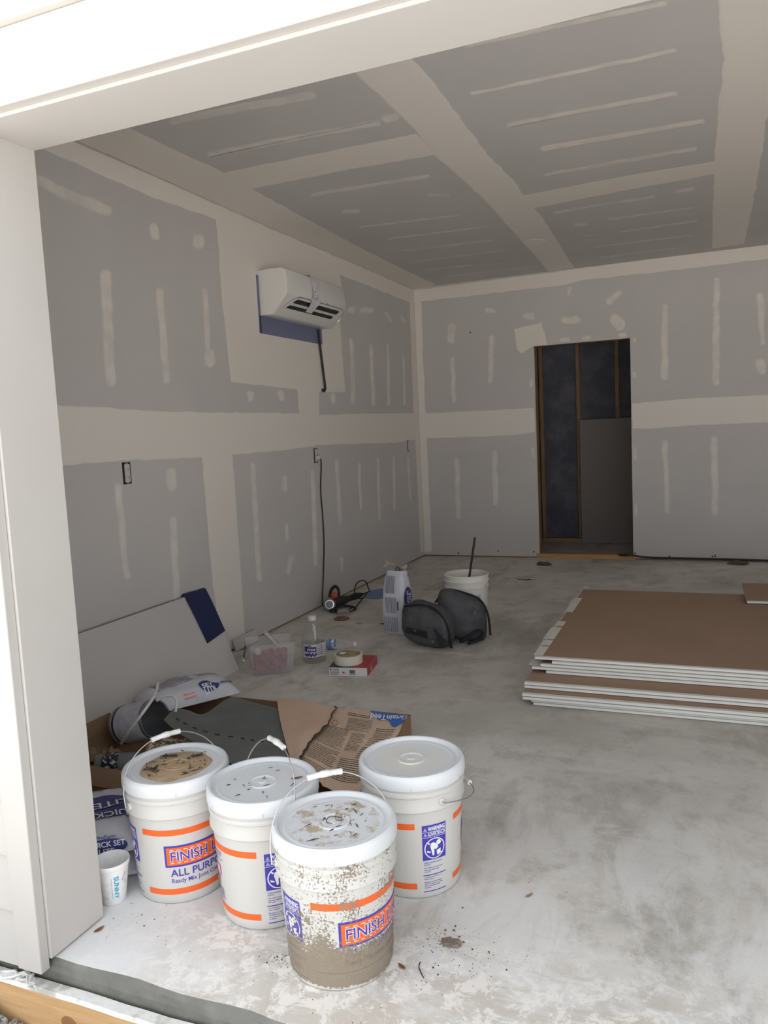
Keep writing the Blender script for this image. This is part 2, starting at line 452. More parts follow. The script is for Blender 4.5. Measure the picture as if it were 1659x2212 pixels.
# joint compound skim coats, each a thin raised patch on its wall
def ring_in(P, d):
    n = len(P); out = []
    area = sum(P[i].x * P[(i + 1) % n].y - P[(i + 1) % n].x * P[i].y for i in range(n)); sg = 1 if area > 0 else -1
    for i in range(n):
        a, b, c = P[i - 1], P[i], P[(i + 1) % n]
        e1 = (b - a); e2 = (c - b)
        n1 = V((-e1.y, e1.x)); n2 = V((-e2.y, e2.x))
        nn = (n1.normalized() if n1.length > 1e-9 else V((0, 0))) + (n2.normalized() if n2.length > 1e-9 else V((0, 0)))
        nn = nn.normalized() if nn.length > 1e-6 else V((0, 0))
        out.append(b + nn * sg * d)
    return out
def mud(parent, plane, poly, feather=.02, wob=.004, t=.0016, step=.05, cover=1.0):
    ax, val = plane
    f3 = {'x': onx, 'y': ony, 'z': onz}[ax]
    P3 = [f3(px, py, val) for px, py in poly]
    to2 = {'x': lambda p: V((p.y, p.z)), 'y': lambda p: V((p.x, p.z)), 'z': lambda p: V((p.x, p.y))}[ax]
    sgn = {'x': 1, 'y': -1, 'z': -1}[ax]
    def to3(p, h):
        w_ = val + sgn * h
        return {'x': V((w_, p.x, p.y)), 'y': V((p.x, w_, p.y)), 'z': V((p.x, p.y, w_))}[ax]
    P = [to2(p) for p in P3]; Q = []
    for i in range(len(P)):
        a, b = P[i], P[(i + 1) % len(P)]; k = max(1, int((b - a).length / step))
        for j in range(k):
            p = a.lerp(b, j / k); Q.append(p + V((nz(p.x, p.y, 1, 9) + .5 * nz(p.x, p.y, 4, 30), nz(p.x, p.y, 7, 9) + .5 * nz(p.x, p.y, 2, 30))) * wob)
    I = ring_in(Q, feather); n = len(Q)
    vs = [to3(p, .0003) for p in Q] + [to3(p, t) for p in I]
    fs = [(i, (i + 1) % n, n + (i + 1) % n, n + i) for i in range(n)] + [tuple(range(n, 2 * n))]
    o = mk('joint_compound', vs, fs, M_mud, parent, attr={'cover': [0.0] * n + [cover] * n})
    bm = bmesh.new(); bm.from_mesh(o.data); bmesh.ops.triangulate(bm, faces=[f for f in bm.faces if len(f.verts) > 4]); bmesh.ops.recalc_face_normals(bm, faces=bm.faces[:])
    bm.faces.ensure_lookup_table()
    want = {'x': V((1, 0, 0)), 'y': V((0, -1, 0)), 'z': V((0, 0, -1))}[ax]
    if sum(f.normal.dot(want) * f.calc_area() for f in bm.faces) < 0: bmesh.ops.reverse_faces(bm, faces=bm.faces[:])
    bm.to_mesh(o.data); bm.free()
def capsule(x0, y0, x1, y1, w0, w1=None, n=6):
    w1 = w0 if w1 is None else w1
    d = V((x1 - x0, y1 - y0)); l = d.length; d = d / l if l > 1e-6 else V((0, 1)); p = V((-d.y, d.x)); out = []
    for k in range(n + 1):
        a = pi / 2 + pi * k / n; q_ = V((x0, y0)) + d * (cos(a) * w0 * .5) + p * (sin(a) * w0 * .5); out.append((q_.x, q_.y))
    for k in range(n + 1):
        a = -pi / 2 + pi * k / n; q_ = V((x1, y1)) + d * (cos(a) * w1 * .5) + p * (sin(a) * w1 * .5); out.append((q_.x, q_.y))
    return out
LW, BW, CE = ('x', 0.0), ('y', 0.0), ('z', H)
# left wall
for k, poly in enumerate((
    [(60, 868), (133, 875), (239, 879), (330, 887), (520, 891), (646, 892), (690, 896), (780, 893), (900, 892), (904, 949), (856, 957), (740, 960), (682, 963), (625, 972), (502, 983), (436, 989), (268, 996), (145, 1006), (60, 1010)],
    [(434, 970), (502, 970), (515, 1150), (531, 1392), (482, 1410), (459, 1266)],
    [(641, 830), (688, 830), (691, 910), (647, 910)],
    [(465, 455), (600, 505), (732, 570), (738, 620), (735, 697), (741, 780), (746, 847), (687, 848), (642, 842), (499, 826), (480, 654)],
    [(0, 240), (253, 343), (579, 491), (798, 584), (893, 626), (886, 654), (827, 630), (740, 596), (600, 540), (459, 472), (336, 430), (119, 335), (0, 283)],
    [(884, 640), (893.5, 628), (904.5, 890), (916, 1195), (908, 1192), (904, 1100), (897, 949), (893, 890)])):
    mud(wall_left, LW, poly, feather=.012, wob=.006, t=.0014 + .00012 * k)
for c in ((228, 592, 239, 825, 26), (345, 628, 360, 822, 18), (443, 628, 449, 755, 15, 14), (452, 762, 454, 782, 22, 26), (331, 490, 335, 510, 20, 22), (429, 515, 429, 527, 26), (60, 380, 228, 455, 26, 30),
          (255, 1050, 274, 1245, 20, 17), (369, 1022, 370, 1050, 25), (374, 1122, 384, 1330, 18), (759, 735, 763, 870, 10), (801, 745, 807, 873, 9), (838, 745, 840, 873, 8), (872, 760, 874, 873, 6),
          (759, 668, 759, 672, 16), (784, 670, 800, 670, 15), (834, 676, 843, 692, 10), (868, 686, 873, 696, 9), (541, 850, 541, 864, 17, 12), (606, 850, 609, 863, 18, 12), (719, 852, 720, 870, 11, 9),
          (546, 1004, 560, 1252, 13), (614, 1030, 615, 1056, 13), (675, 1020, 682, 1218, 11), (727, 995, 735, 1130, 9), (775, 1002, 780, 1100, 7), (816, 992, 820, 1120, 7), (850, 988, 852, 1100, 6), (881, 988, 886, 1080, 5),
          (629, 1205, 622, 1238, 14, 9), (619, 1132, 620, 1165, 8), (738, 1205, 739, 1232, 8)):
    mud(wall_left, LW, capsule(*c), feather=.016, wob=.008, cover=.36)
# back wall
for k, poly in enumerate((
    [(893, 627), (1200, 587), (1659, 523), (2400, 420), (2400, 467), (1659, 559), (1465, 583), (1256, 606), (1214, 617), (1029, 638), (894, 654)],
    [(893.5, 630), (910, 640), (914, 760), (920, 893), (928, 1080), (934, 1190), (916.5, 1194), (904.5, 890)],
    [(905, 893), (1080, 885), (1154, 880), (1157, 933), (1121, 940), (1080, 942), (907, 948)])):
    mud(wall_back, BW, poly, feather=.012, wob=.006, t=.0014 + .00012 * k)
mud(wall_back, BW, [(1364, 871), (1480, 861), (1659, 852), (2400, 815), (2400, 883), (1659, 913), (1486, 920), (1402, 927), (1366, 926)], feather=.012, wob=.006)
mud(wall_back, BW, [(1110, 711), (1170, 697), (1177, 720), (1182, 745), (1153, 748), (1126, 764), (1116, 753)], feather=.01, wob=.006)
for c in ((976, 706, 974, 735, 20, 18), (978, 775, 980, 866, 11), (1052, 670, 1068, 672, 14, 10), (1062, 728, 1060, 822, 13), (1135, 682, 1150, 684, 16), (1218, 692, 1246, 690, 16, 18), (1330, 690, 1338, 700, 30, 30), (1232, 622, 1228, 636, 14, 9), (1318, 650, 1336, 632, 20, 14),
          (1436, 662, 1436, 815, 16, 17), (1548, 606, 1546, 825, 16, 19), (1643, 640, 1647, 740, 18, 12), (1642, 785, 1646, 800, 26, 22), (1148, 820, 1147, 832, 10), (1370, 805, 1371, 812, 9), (1370, 732, 1371, 736, 9), (1340, 724, 1350, 723, 11), (1262, 731, 1272, 730, 11), (1213, 735, 1228, 733, 11),
          (987, 995, 990, 1115, 13), (1069, 980, 1070, 1088, 14), (1436, 955, 1442, 1104, 15, 14), (1543, 950, 1545, 1108, 18, 17), (1371, 968, 1372, 990, 9), (1373, 1090, 1374, 1112, 8), (1150, 970, 1152, 985, 9)):
    mud(wall_back, BW, capsule(*c), feather=.018, wob=.010, cover=.36)
# ceiling
for k, poly in enumerate((
    [(0, 233), (253, 342), (579, 490), (798, 583), (893, 626.5), (943, 615), (842, 567), (682, 483), (553, 412), (470, 365), (398, 333), (286, 278), (100, 180)],
    [(470, 376), (490, 371), (700, 328), (900, 288), (945, 334), (760, 366), (600, 397), (540, 409)],
    [(700, 85), (766, 160), (890, 274), (938, 336), (1000, 390), (1047, 434), (1123, 517), (1184, 586), (1241, 578), (1174, 472), (1136, 428), (1111, 389), (1053, 332), (945, 185), (890, 128), (830, 40)],
    [(1120, 423), (1350, 380), (1560, 345), (1556, 374), (1350, 412), (1150, 451)],
    [(1545, -150), (1548, 0), (1561, 128), (1543, 313), (1541, 383), (1538, 460), (1537, 537), (1608, 527), (1628, 440), (1644, 345), (1659, 255), (1700, 40), (1720, -150)])):
    mud(ceiling, CE, poly, feather=.016, wob=.008, t=.0014 + .00012 * k)
for c in ((408, 96, 836, 8, 16, 13), (421, 203, 858, 110, 10, 12), (498, 270, 858, 202, 13, 12), (574, 321, 919, 262, 12, 11), (578, 378, 903, 321, 9, 9)):
    mud(ceiling, CE, capsule(600 + c[0], c[1], 600 + c[2], c[3], c[4], c[5]), feather=.014, wob=.010, cover=.40)
for c in ((940, 720, 1275, 665, 10), (1345, 646, 1412, 640, 14), (1115, 743, 1405, 703, 7), (1160, 785, 1420, 747, 6), (1005, 760, 1045, 758, 13), (1035, 800, 1078, 799, 8), (1075, 835, 1400, 797, 5), (1090, 872, 1380, 835, 4),
          (-360, 408, 118, 322, 30), (-230, 522, 340, 415, 22), (365, 402, 405, 394, 28), (115, 658, 508, 597, 14), (220, 717, 275, 713, 13), (515, 662, 578, 662, 13), (272, 769, 612, 728, 8), (370, 809, 712, 766, 7), (418, 850, 728, 812, 7), (448, 889, 768, 846, 5), (508, 914, 812, 881, 5), (560, 938, 880, 900, 4)):
    mud(ceiling, CE, capsule(600 + .6383 * c[0], .6383 * c[1], 600 + .6383 * c[2], .6383 * c[3], .6383 * c[4]), feather=.014, wob=.010, cover=.32)
# screw dimples along the foot of the back wall
for px, py in ((990, 1195), (1076, 1190), (1153, 1192), (1372, 1195), (1446, 1202), (1539, 1202), (1545, 1201), (1016, 718)):
    p = ony(px, py); c = G().lathe([(0, 0), (.008, 0), (.008, .0012), (0, .0014)], 10, Matrix.Translation((p.x, 0, p.z)) @ Matrix.Rotation(pi / 2, 4, 'X')); c.build('drywall_screw', M_black, wall_back)

# opening trim: jamb boards, head board, casings with a small step, cap moulding
tr = G().cbox(JX - .02, JX, YO, YF - .001, .006, JT + .02, .002).build('trim_1', M_trim); struct(tr); tr['label'] = 'white painted left jamb board of the opening'
tr = G().cbox(JX, XO, YO, YF - .001, JT, JT + .02, .002).build('trim_2', M_trim); struct(tr); tr['label'] = 'white painted head board above the opening'
tr = G().cbox(XO, XO + .02, YO, YF - .001, .006, JT + .02, .002).build('trim_3', M_trim); struct(tr); tr['label'] = 'white painted unseen right jamb board of the opening, set wide for light'
tr = G().cbox(1.096, JX - .007, -6.278, YO - .0005, -.02, JT + .007, .003).build('trim_4', M_trim); struct(tr); tr['label'] = 'white casing board up the left of the opening'
tr = G().cbox(1.096, XO + .09, -6.278, YO - .0005, JT + .0075, 2.245, .003).build('trim_5', M_trim); struct(tr); tr['label'] = 'white frieze board over the opening'
tr = G().cbox(XO + .007, XO + .09, -6.278, YO - .0005, -.02, JT + .007, .003).build('trim_6', M_trim); struct(tr); tr['label'] = 'white casing board up the unseen right of the opening, set wide for light'
tr = G().cbox(1.06, XO + .12, -6.298, -6.21, 2.2455, 2.27, .004).build('trim_7', M_trim); struct(tr); tr['label'] = 'white drip cap moulding above the frieze'
siding = struct(G().box(-2.5, 1.09, YO - .002, YO + .03, -.02, 3.0).box(1.09, XO + .1, YO - .002, YO + .03, 2.27, 3.0).box(XO + .08, 10, YO - .002, YO + .03, -.02, 3.0).build('wall_exterior', M_trim))
siding['label'] = 'white lap siding around the opening'
for k in range(20):
    z0 = -.023 + .153 * k; z1 = z0 + .165
    for xa, xb in (((-2.5, 1.0945), (XO + .092, 10)) if z0 < 2.26 else ((-2.5, 10),)):
        if z0 > 2.2 and z0 < 2.272: z0c = 2.272
        else: z0c = z0
        y1 = -6.251
        vs = [V((x, y, z)) for x in (xa, xb) for y, z in ((y1, z0c), (y1 - .016, z0c), (y1 - .004, z1), (y1, z1))]
        G().add(vs, [(0, 1, 2, 3), (7, 6, 5, 4), (0, 4, 5, 1), (1, 5, 6, 2), (2, 6, 7, 3), (3, 7, 4, 0)]).build('siding_board', M_trim, siding)

# room behind the doorway, bare studs and black insulation
YC = 1.15
g = G().box(.2, 3.2, YC, YC + .05, 0, H).box(.15, .2, .125, YC, 0, H).box(3.2, 3.25, .125, YC, 0, H).box(.15, 3.25, .125, YC, H, H + .03)
wall_closet = struct(g.build('wall_closet', M_insul)); wall_closet['label'] = 'black insulated wall seen through the doorway'
def at_y(px, py, y): return ony(px, py, y)
for px in (1110, 1173, 1252, 1336, 1400):
    x = at_y(px, 950, YC).x
    G().box(x - .02, x + .02, YC - .04, YC - .0005, .045, H).build('stud', M_stud, wall_closet)
G().box(.2, 3.2, YC - .09, YC - .0005, .0, .045).build('bottom_plate', M_stud, wall_closet)
a = at_y(1253, 907, YC - .055); b = at_y(1373, 1176, YC - .055)
pn = thing('wallboard_sheet', 'dark grey wallboard sheet against the studs beyond the doorway', 'wallboard', ((a.x + b.x) / 2 + .2, YC - .098, 0.001))
wd = (b.x - a.x) + .4
G().cbox(-wd / 2, wd / 2, -.006, .006, .0, a.z, .002).build('board', M_darkpanel, pn)

# ground outside, gravel and the timber form board
M_dirt = mat('sandy_soil', (.52, .50, .47), .9, col2=(.44, .42, .39), scale=7, bump=.8, bscale=60, bdist=.01)
g = G()
gx = [(-26 + 56 * i / 12) for i in range(13)]; gy = [-6.247 - 34 * (j / 8) for j in range(9)]
ground = struct(mk('floor_outside', [V((x, y, -.175)) for x in gx for y in gy], [(i * 9 + j, (i + 1) * 9 + j, (i + 1) * 9 + j + 1, i * 9 + j + 1) for i in range(12) for j in range(8)], M_dirt))
ground['label'] = 'sandy soil outside the garage'
M_stone = mat('grey_gravel', (.36, .35, .33), .85, col2=(.20, .19, .18), scale=40, thr=(.3, .7))
g = G(); r = random.Random(3)
for k in range(2600):
    x = r.uniform(.2, 1.75) if k % 5 < 2 else r.uniform(.82, 1.16); y = r.uniform(-6.75, -6.305); s = r.uniform(.005, .014)
    bm = bmesh.new(); bmesh.ops.create_icosphere(bm, subdivisions=1, radius=s)
    for v in bm.verts: v.co = V((v.co.x * r.uniform(.7, 1.2), v.co.y * r.uniform(.7, 1.2), v.co.z * r.uniform(.5, .9)))
    bm.verts.index_update()
    g.add([v.co + V((x, y, -.172 + s * .3 + .062 * max(0, min(1, (1.17 - x) * 6)) * r.random() ** .5 * max(0, min(1, (y + 6.6) * 4)))) for v in bm.verts], [[v.index for v in f.verts] for f in bm.faces]); bm.free()
gr = rebase(g.build('gravel', M_stone, fix=False)); tag(gr, 'grey gravel beside the timber form board', 'gravel', kind='stuff')

# ------------------------------------------------------------------ timber form board along the slab
def plank():
    t = thing('form_board', 'rough pine form board with splintered white-splashed top along the slab', 'board', (1.6, -6.2715, -.1745))
    xs = [-1.6 + 3.9 * i / 60 for i in range(61)]; vs = []; fs = []; mi = []
    for x in xs:
        z = .1235 + .003 * nz(x, 0, 0, 5) - (.006 * max(0, nz(x, 3, 1, 14)))
        vs += [V((x, -.019, 0)), V((x, -.019, z - .008)), V((x, -.012 + .002 * nz(x, 1, 1, 20), z)), V((x, .016, z + .001)), V((x, .019, z - .006)), V((x, .019, 0))]
    for i in range(60):
        for j in range(5): a = i * 6 + j; fs.append((a, a + 1, a + 7, a + 6)); mi.append(1 if j in (1, 2, 3) else 0)
    fs += [(0, 1, 2, 3, 4, 5), (360, 361, 362, 363, 364, 365)]; mi += [0, 0]
    M_top = mat('splashed_board_top', (.70, .69, .67), .8, col2=(.42, .40, .36), scale=14, thr=(.5, .66), bump=.6, bscale=50, bdist=.006)
    o = mk('board', vs, fs, None, t, mats=[mat('form_board_pine', (.62, .40, .20), .75, col2=(.50, .28, .12), scale=4, thr=(.35, .7), stretch=(1.2, 1, 16), bump=.2, bscale=60), M_top], idx=mi)
    bm = bmesh.new(); bm.from_mesh(o.data); bmesh.ops.recalc_face_normals(bm, faces=bm.faces[:]); bm.to_mesh(o.data); bm.free()
    r = random.Random(5)
    for k in range(16):
        x = r.uniform(-.72, -.42); l = r.uniform(.03, .09); g = G()
        g.tube([(x, r.uniform(-.015, .012), .121), (x + l * .5, r.uniform(-.02, .015), .126 + r.random() * .012), (x + l, r.uniform(-.03, .01), .122 + r.random() * .02)], [.004, .004, .0012], 5)
        g.build('splinter', M_top, t)
    g = G().lathe([(0, 0), (.02, 0), (.017, .0008), (0, .001)], 18, Matrix.Translation((-.33, -.0192, .055)) @ Matrix.Rotation(pi / 2, 4, 'X') @ Matrix.Diagonal((1.3, 1, 1, 1)))
    g.build('knot', mat('wood_knot', (.28, .13, .05), .7), t)
    return t
plank()

# ------------------------------------------------------------------ joint compound pails
def pail_mats(tagname, mud_amt):
    """pail surface with dried mud splashed up it: amount 0 = clean"""
    def mk_m(name, col, rough=.4):
        m = bpy.data.materials.new(name + '_' + tagname); m.use_nodes = True
        nt = m.node_tree; N = nt.nodes; L = nt.links; b = N['Principled BSDF']
        b.inputs['Roughness'].default_value = rough; b.inputs['Base Color'].default_value = (*col, 1)
        if mud_amt > 0:
            tc = N.new('ShaderNodeTexCoord'); sp = N.new('ShaderNodeSeparateXYZ'); L.new(tc.outputs['Object'], sp.inputs[0])
            n = N.new('ShaderNodeTexNoise'); n.inputs['Scale'].default_value = 170; n.inputs['Detail'].default_value = 3; n.inputs['Roughness'].default_value = .65
            L.new(tc.outputs['Object'], n.inputs['Vector'])
            n2 = N.new('ShaderNodeTexNoise'); n2.inputs['Scale'].default_value = 11; n2.inputs['Detail'].default_value = 4; L.new(tc.outputs['Object'], n2.inputs['Vector'])
            hz = N.new('ShaderNodeMapRange'); hz.inputs[1].default_value = .06; hz.inputs[2].default_value = .145; hz.inputs[3].default_value = .34; hz.inputs[4].default_value = -.012
            L.new(sp.outputs[2], hz.inputs[0])
            # dries off in a band right at the foot
            ft = N.new('ShaderNodeMapRange'); ft.inputs[1].default_value = .004; ft.inputs[2].default_value = .02; ft.inputs[3].default_value = -.5; ft.inputs[4].default_value = 0
            L.new(sp.outputs[2], ft.inputs[0])
            def M2(op, a, bb):
                q = N.new('ShaderNodeMath'); q.operation = op
                for i, c in ((0, a), (1, bb)):
                    if isinstance(c, float): q.inputs[i].default_value = c
                    else: L.new(c, q.inputs[i])
                return q.outputs[0]
            v = M2('ADD', M2('ADD', n.outputs[0], M2('MULTIPLY', M2('SUBTRACT', n2.outputs[0], .5), .75)), M2('ADD', hz.outputs[0], ft.outputs[0]))
            mr = N.new('ShaderNodeMapRange'); mr.inputs[1].default_value = .53; mr.inputs[2].default_value = .575; L.new(v, mr.inputs[0])
            mx = N.new('ShaderNodeMix'); mx.data_type = 'RGBA'; mx.inputs[6].default_value = (*col, 1)
            n3 = N.new('ShaderNodeTexNoise'); n3.inputs['Scale'].default_value = 320; L.new(tc.outputs['Object'], n3.inputs['Vector'])
            mc = N.new('ShaderNodeMix'); mc.data_type = 'RGBA'; mc.inputs[6].default_value = (.20, .165, .125, 1); mc.inputs[7].default_value = (.33, .28, .22, 1); L.new(n3.outputs[0], mc.inputs[0])
            L.new(mr.outputs[0], mx.inputs[0]); L.new(mc.outputs[2], mx.inputs[7]); L.new(mx.outputs[2], b.inputs['Base Color'])
            bp = N.new('ShaderNodeBump'); bp.inputs['Strength'].default_value = .6; bp.inputs['Distance'].default_value = .0015
            L.new(M2('MULTIPLY', mr.outputs[0], n3.outputs[0]), bp.inputs['Height']); L.new(bp.outputs[0], b.inputs['Normal'])
            rg = N.new('ShaderNodeMapRange'); rg.inputs[3].default_value = rough; rg.inputs[4].default_value = .95; L.new(mr.outputs[0], rg.inputs[0]); L.new(rg.outputs[0], b.inputs['Roughness'])
        return m
    return mk_m
def lid_material(name, stain, amt, rim_clean=.118, scale=22, pool=None):
    """white lid with dirt dried in the sunken middle"""
    m = bpy.data.materials.new(name); m.use_nodes = True
    nt = m.node_tree; N = nt.nodes; L = nt.links; b = N['Principled BSDF']; b.inputs['Roughness'].default_value = .38
    tc = N.new('ShaderNodeTexCoord')
    n = N.new('ShaderNodeTexNoise'); n.inputs['Scale'].default_value = scale; n.inputs['Detail'].default_value = 8; n.inputs['Roughness'].default_value = .7; L.new(tc.outputs['Object'], n.inputs['Vector'])
    le = N.new('ShaderNodeVectorMath'); le.operation = 'LENGTH'
    mp = N.new('ShaderNodeMapping'); mp.inputs['Scale'].default_value = (1, 1, 0); L.new(tc.outputs['Object'], mp.inputs['Vector']); L.new(mp.outputs[0], le.inputs[0])
    rm = N.new('ShaderNodeMapRange'); rm.inputs[1].default_value = rim_clean - .012; rm.inputs[2].default_value = rim_clean; rm.inputs[3].default_value = 0; rm.inputs[4].default_value = -.4; L.new(le.outputs['Value'], rm.inputs[0])
    ad = N.new('ShaderNodeMath'); ad.operation = 'ADD'; L.new(n.outputs[0], ad.inputs[0]); L.new(rm.outputs[0], ad.inputs[1])
    mr = N.new('ShaderNodeMapRange'); mr.inputs[1].default_value = 1 - amt; mr.inputs[2].default_value = 1 - amt + .1; L.new(ad.outputs[0], mr.inputs[0])
    mx = N.new('ShaderNodeMix'); mx.data_type = 'RGBA'; mx.inputs[6].default_value = (.70, .715, .74, 1); mx.inputs[7].default_value = (*stain, 1)
    L.new(mr.outputs[0], mx.inputs[0]); L.new(mx.outputs[2], b.inputs['Base Color'])
    return m

BODY = [(0, 0), (.122, 0), (.129, .002), (.1315, .008), (.1322, .02), (.1457, .262), (.1505, .2625), (.1535, .265), (.1535, .270), (.1505, .275), (.1505, .304), (.1540, .307), (.1545, .313), (.1535, .318), (.1500, .321), (.1500, .350), (0, .350)]
LID = [(.1512, .329), (.1560, .329), (.1572, .333), (.1572, .345), (.1562, .359), (.1535, .3655), (.1490, .3685), (.1435, .3680), (.1400, .3640), (.1375, .3590), (.1340, .3575), (.1290, .3575), (.1265, .3595), (.1235, .3602), (.1200, .3588), (.1150, .3580), (.0420, .3585), (.0400, .3612), (.0365, .3620), (.0335, .3610), (.0315, .3592), (.0130, .3592), (.0110, .3608), (.0080, .3612), (0, .3612)]
def rad(z): return .1322 + (.1457 - .1322) * (z - .02) / .242
def pail(label, loc, stripe_at, ear_at, lean, tagname, mudamt=0.0, lidmat=None, group='compound pails by the opening', which='main', bail_h=.165, folded=False):
    face = atan2(CAM.y - loc[1], CAM.x - loc[0])
    t = thing('compound_pail', label, 'bucket', (loc[0], loc[1], 0.0005), 0, group)
    mm = pail_mats(tagname, mudamt)
    white = mm('pail_white', (.60, .59, .565)); org = mm('pail_orange', (.86, .135, .02)); blu = mm('pail_blue', (.055, .045, .40)); wp = mm('pail_white_print', (.84, .84, .85)); pk = mm('pail_pale_red', (.84, .30, .27))
    G().lathe(BODY, 72).build('body', white, t, 'auto')
    lid = G().lathe(LID, 72).build('lid', lidmat or M_white, t, 'auto')
    for k in range(6):   # tear slots in the lid skirt
        a = face + R(-62 + 60 * k)
        G().box(-.0006, .0006, -.0009, .0006, .331, .341, M=Matrix.Rotation(a, 4, 'Z') @ Matrix.Translation((.1574, 0, 0)) @ Matrix.Rotation(pi / 2, 4, 'Z')).build('tear_slot', mat('lid_slot', (.45, .45, .45), .6), lid)
    a0 = face + R(stripe_at)      # angle where the main panel starts; to the right is +
    def fn(u, v, lift):
        rr_ = rad(v) + lift; th = a0 + u / .14
        return V((rr_ * cos(th), rr_ * sin(th), v))
    D = lambda deg: R(deg) * .14
    P = Print(fn)
    for s0, s1 in ((0, 147), (198, 309)):
        P.rect(D(s0), D(s1), .212, .230, org, .0005, .008); P.rect(D(s0), D(s1), .030, .048, org, .0005, .008)
    # main panel
    u0, u1 = D(26), D(121)
    P.rect(u0, u1, .115, .181, blu, .0005, .008); P.rect(u0 + .006, u1 - .006, .121, .175, org, .0009, .008)
    for k in range(11):
        u = u0 + .016 + k * .0192
        P.rect(u, u + .011, .1665, .1685, wp, .0012, .006); P.rect(u, u + .011, .1265, .1285, wp, .0012, .006)
    P.text('FINISH LINE', u0 + .018, .134, u1 - u0 - .036, .028, wp, .0012, offset=.05)
    P.text('FINISH LINE', u0 + .018, .134, u1 - u0 - .036, .028, blu, .0016, offset=.012)
    P.text('ALL PURPOSE', u0 + .014, .086, .190, .022, blu, .0008, offset=.014)
    P.text('Ready Mix Joint Compound', u0 + .015, .062, .196, .017, blu, .0008, offset=.004)
    P.text('62 lbs.', D(92), .033, .043, .0115, wp, .0012, offset=.01)
    lab = P.build('printed_label', t)
    # information panel
    P = Print(fn); u = D(198); ue = D(258)
    greek(P, u + .01, D(262), .205, 9, .0038, .0013, blu, 3)
    P.rect(u + .01, D(254), .132, .163, blu, .0005, .008); P.rect(u + .012, D(254) - .002, .134, .161, pk, .0009, .008)
    P.text('FINISH LINE', u + .016, .140, D(254) - u - .024, .014, wp, .0012, offset=.02)
    P.text('ALL PURPOSE', u + .016, .116, D(254) - u - .024, .012, blu, .0008, offset=.01)
    greek(P, u + .02, D(252), .109, 3, .0045, .0016, blu, 4); greek(P, u + .01, D(258), .092, 9, .0038, .0014, blu, 5)
    P.build('information_panel', t)
    # warning panels
    for w0 in (155, 317):
        P = Print(fn); a, b = D(w0), D(w0 + 30); wd = b - a
        P.rect(a, b, .116, .222, blu, .0005, .008)
        P.rect(a, b, .2005, .2015, wp, .0009, .01); P.rect(a, b, .1845, .1855, wp, .0009, .01)
        for v0 in (.2045, .1888):
            P.poly([(a + .004, v0), (a + .014, v0), (a + .009, v0 + .010)], wp, .0009); P.poly([(a + .0055, v0 + .001), (a + .0125, v0 + .001), (a + .009, v0 + .0085)], blu, .0012)
            P.rect(a + .0083, a + .0097, v0 + .002, v0 + .006, wp, .0015, 1, 1)
        P.text('WARNING', a + .017, .2045, wd - .021, .012, wp, .0010, offset=.03); P.text('ADVERTENCIA', a + .016, .1885, wd - .018, .011, wp, .0010, offset=.02)
        cu, cv = (a + b) / 2, .150
        P.ring(cu, cv, .0285, .0315, wp, .0010)
        c_ = lambda pts: [(cu + x, cv + y) for x, y in pts]
        P.poly(c_([(-.012, .016), (-.004, .019), (.008, .010), (.011, .002), (.004, -.004), (-.002, -.002), (-.002, -.020), (-.007, -.022), (-.011, -.004), (-.014, .006)]), wp, .0010)
        P.disc(cu + .012, cv + .016, .0075, .0075, wp, .0010, 2, 14)
        P.poly(c_([(.005, -.008), (.019, -.004), (.016, -.020), (.007, -.023)]), wp, .0010)
        P.poly(c_([(-.024, -.004), (-.014, -.008), (-.012, -.012), (-.023, -.010)]), wp, .0010)
        P.poly(c_([(-.0225, .0175), (-.0195, .0205), (.0225, -.0175), (.0195, -.0205)]), wp, .0013)
        lab = P.build('warning_panel', t)
        P = Print(fn)
        for i, st in enumerate(('Children can fall into bucket', 'and drown.', '', 'Keep children away from bucket', 'with even a small amount', 'of liquid.')):
            if st: P.text(st, a + .003, .1065 - i * .0060 + (.002 if i > 2 else 0), len(st) * .00195, .0040, blu, .0008, offset=.012)
        P.rect(a, b, .0690, .0715, blu, .0006, .01)
        for i, st in enumerate(('Los niños pueden caerse en el', 'balde y ahogarse.', '', 'Mantenga a los niños alejados', 'del balde, aunque éste contenga', 'sólo una pequeña cantidad', 'de líquido.')):
            if st: P.text(st, a + .003, .0620 - i * .0057 + (.002 if i > 2 else 0), len(st) * .0019, .0040, blu, .0008, offset=.012)
        P.rect(a, b, .0190, .0215, blu, .0006, .01)
        P.build('lettering', lab)
    # ears, wire bail and grip
    ea = face + R(ear_at); ax = V((cos(ea), sin(ea), 0)); pr = V((-sin(ea), cos(ea), 0)); ze = .286
    for s_ in (1, -1):
        Mx = Matrix.Translation(ax * s_ * .1500 + V((0, 0, ze))) @ ax.to_track_quat('Z', 'Y').to_matrix().to_4x4() @ (Matrix.Rotation(pi, 4, 'X') if s_ < 0 else Matrix())
        G().lathe([(0, -.002), (.011, -.002), (.011, .004), (.008, .0065), (.003, .0065), (0, .004)], 18, Mx).build('bail_ear', white, t, 'auto')
    upv = V((0, 0, 1)) * cos(R(lean)) + pr * sin(R(lean))
    pts = []
    for k in range(33):
        a = pi * k / 32; rx = .163
        flat = sin(a) ** .8
        pts.append(ax * (cos(a) * rx) * (1 if abs(cos(a)) > .3 else 1) + upv * (bail_h * flat) + V((0, 0, ze)))
    pts = [ax * .150 + V((0, 0, ze))] + pts + [ax * -.150 + V((0, 0, ze))]
    bail = G().tube(pts, .0019, 8).build('bail', M_wire, t, 'auto')
    mid = [pts[i] for i in range(13, 22)]
    c = sum(mid, V()) / len(mid); half = ax * .047
    top = pts[17]
    g = G(); gp = [top + ax * x for x in (.047, .0465, .044, .041, .012, .010, .006, -.006, -.010, -.012, -.041, -.044, -.0465, -.047)]
